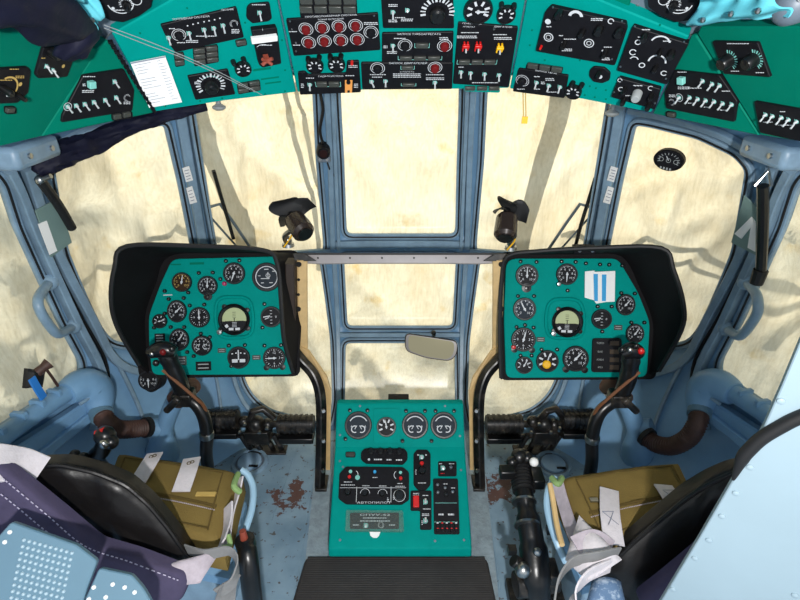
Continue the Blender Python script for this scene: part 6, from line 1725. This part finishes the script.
# cabin fans
def fan(lab, base, hub, nose, yy, petals):
    o = at_y(*base, yy); t = thing('cabin_fan', lab, 'fan', Matrix.Translation(o), 'rubber bladed cabin fans')
    h = at_y(*hub, yy - .03) - o; e = at_y(*nose, yy - .085) - o; d = (e - h).normalized()
    b = B(); b.tube([h - d * .01, h, h + d * .04, e - d * .01, e], [.024, .032, .034, .034, .026], 18); b.obj('motor', mat('bronze_motor', (46, 36, 30), .25), t)
    b = B(); b.tube([e, e + d * .004], .022, 16); b.obj('motor_cap', M_BLKGL, t)
    b = B(); b.tube([h, h - d * .03], [.016, .012], 12); b.obj('blade_hub', M_BLKGL, t)
    for x, y, ln, wd in petals:
        tip = at_y(x, y, yy - .02) - o; a = h - d * .018; ax = (tip - a).normalized(); sd = ax.cross(d).normalized()
        b = B(); vs = []; fs = []; n = 9; m = 7
        for lay in (0, 1):
            for i in range(n):
                u = i / (n - 1); w_ = wd * (.35 + .9 * math.sin(math.pi * (u * .8 + .1)))
                for j in range(m):
                    v = j / (m - 1) * 2 - 1
                    vs.append(a.lerp(tip, u) + sd * v * w_ * .5 + d * (.020 * v * (1 - .3 * u) - .018 * (1 - (2 * u - 1) ** 2) + (0.004 if lay else 0)))
        of = n * m
        for i in range(n - 1):
            for j in range(m - 1):
                q = i * m + j; fs.append([q, q + 1, q + m + 1, q + m]); fs.append([of + q, of + q + m, of + q + m + 1, of + q + 1])
        rim = list(range(m)) + [i * m + m - 1 for i in range(1, n)] + [(n - 1) * m + j for j in range(m - 2, -1, -1)] + [i * m for i in range(n - 2, 0, -1)]
        for i in range(len(rim)): q = rim[i]; c = rim[(i + 1) % len(rim)]; fs.append([c, q, of + q, of + c])
        b.add(vs, fs); b.obj('fan_blade', M_RUB, t, smooth=60)
    b = B(); b.tube(curve_pts([h + d * .03, at_y(base[0] - 3, (base[1] + hub[1]) / 2 + 4, yy - .02) - o, V((0, 0, -.005))], 5), .008, 10); b.sphere(V((0, 0, .01)), .014, 12); b.lathe([(.02, -.01), (.018, .0), (1e-6, .001)], None, 14); b.obj('bracket', M_STEEL, t)
    b = B(); b.tube(curve_pts([h + d * .02 + V((-.02, 0, -.02)), at_y(base[0] + 4, base[1] - 8, yy - .03) - o, at_y(base[0] - 4, base[1] + 4, yy - .02) - o], 5), .0025, 8); b.obj('lead', M_YEL, t)
fan('black rubber bladed fan on the left panel hood', (288, 243), (295, 220), (305, 234), 1.52, [(281, 200, .1, .075), (312, 202, .1, .030), (282, 226, .08, .055)])
fan('black rubber bladed fan on the right panel hood', (511, 246), (507, 218), (505, 238), 1.52, [(506, 200, .1, .05), (528, 216, .1, .045), (494, 212, .08, .05)])
# map lamp on the left centre pillar
q = on_shell(323.5, 150, .96); t = thing('map_lamp', 'small round black lamp clamped on the left centre pillar', 'lamp', Matrix.Translation(q))
d = V((.1, -1, -.25)).normalized(); b = B(); b.tube([-d * .02, d * .02, d * .028], [.022, .024, .021], 18); b.obj('lamp_shade', M_BLACK, t)
b = B(); b.tube([d * .026, d * .029], .014, 16); b.obj('lens', mat('dark_lens', (44, 24, 22), .4, spec=.15), t)
b = B(); b.box((0, 0, -.03), (.045, .02, .022)); b.obj('bracket', M_GREYP, t, bevel=.004)
b = B(); b.cyl((-.012, -.011, -.03), (-.012, -.014, -.03), .005); b.cyl((.012, -.011, -.03), (.012, -.014, -.03), .005); b.objs('screw', M_STEEL, t)
b = B(); b.tube(curve_pts([V((.01, 0, -.04)), on_shell(330, 170, .97) - q, on_shell(336, 180, .975) - q, on_shell(336, 205, .975) - q, on_shell(338, 232, .975) - q], 5), .003, 8); b.tube(curve_pts([V((0, 0, .02)), on_shell(320, 130, .965) - q, on_shell(323, 110, .97) - q, on_shell(320, 92, .97) - q], 5), .005, 8); b.obj('cable', M_RUB, t)
# oval gauge on the right side window
q = on_shell(669, 160, .975); n_ = (shell_n(q) + (CAM - q).normalized() * 1.2 + V((0, 0, -.12))).normalized(); PG = Plane(q, n_, up=(.12, 0, 1)); s_ = mpp(q)
t = thing('window_gauge', 'oval black gauge mounted on the upper right side window', 'gauge', PG.M)
b = B(); b.lathe([(14.5 * s_, -.014), (14.5 * s_, .004), (13 * s_, .008), (12 * s_, .004), (1e-6, .004)], None, 32, 1, .74); b.obj('housing', M_BLACK, t)
b = B()
for i in range(12):
    a = math.radians(200 - 220 * i / 11); b.bar([(8 * s_ * math.cos(a), 5.5 * s_ * math.sin(a), .005), (10.5 * s_ * math.cos(a), 7.6 * s_ * math.sin(a), .005)], (0, 0, 1), .6 * s_, .0005)
for x in (-7, 0, 7): b.ring(x * s_, 0, 1.8 * s_, 2.3 * s_, .0052, None, 14)
for x in (-5, -2, 1, 4): b.rect(x * s_, -8.2 * s_, 1.6 * s_, 2.4 * s_, .0075)
b.obj('dial_markings', M_GREYM, t, smooth=0)
b = B(); b.bar([(0, 0, .005), (-3 * s_, 4 * s_, .005)], (0, 0, 1), .7 * s_, .001); b.obj('needle', M_WHITE, t)
# fittings at the pillar tops
for (x, y), lab in (((219, 107), 'pale grey curtain rail knob below the left overhead panel'), ((612, 113), 'pale grey curtain rail knob below the right overhead panel')):
    q = on_shell(x, y, .93); t = thing('rail_knob', lab, 'knob', Matrix.Translation(q)); b = B(); b.lathe([(1e-6, -.010), (.010, -.009), (.018, -.004), (.019, .002), (.012, .006), (.007, .010), (.006, .05)], None, 18); b.obj('cap', M_GREYM, t)
    b = B(); b.tube([(0, 0, .02), (0, .05, .03)], .006, 8); b.obj('stem', M_STEEL, t)
# lock with blue strap on the left sliding window
q = on_shell(32, 377, .985); t = thing('window_lock', 'black latch with blue strap on the left sliding window', 'latch', Matrix.Translation(q))
A = lambda x, y, s: on_shell(x, y, s) - q
b = B(); b.slab([A(22, 388, .985), A(37, 386, .985), A(38, 370, .985), A(24, 368, .985)], .025, shell_n(q), .004, 6, .2); b.obj('latch_body', M_RUB, t)
b = B(); b.tube([A(37, 373, .97), A(44, 367, .96), A(49, 363, .955)], [.014, .012, .017], 12); b.obj('latch_knob', M_HOSE, t)
b = B(); b.bar([A(31, 378, .95), A(36, 387, .945), A(43, 398, .945)], shell_n(q), .022, .005); b.obj('blue_strap', M_BSTRAP, t)
b = B(); b.tube([A(46, 369, .965), A(52, 377, .97), A(58, 386, .972)], .004, 8); b.tube([A(44, 370, .965), A(41, 387, .97)], .004, 8); b.obj('rod', M_HOSE, t)
for me in list(bpy.data.meshes):
    if me.users == 0: bpy.data.meshes.remove(me)
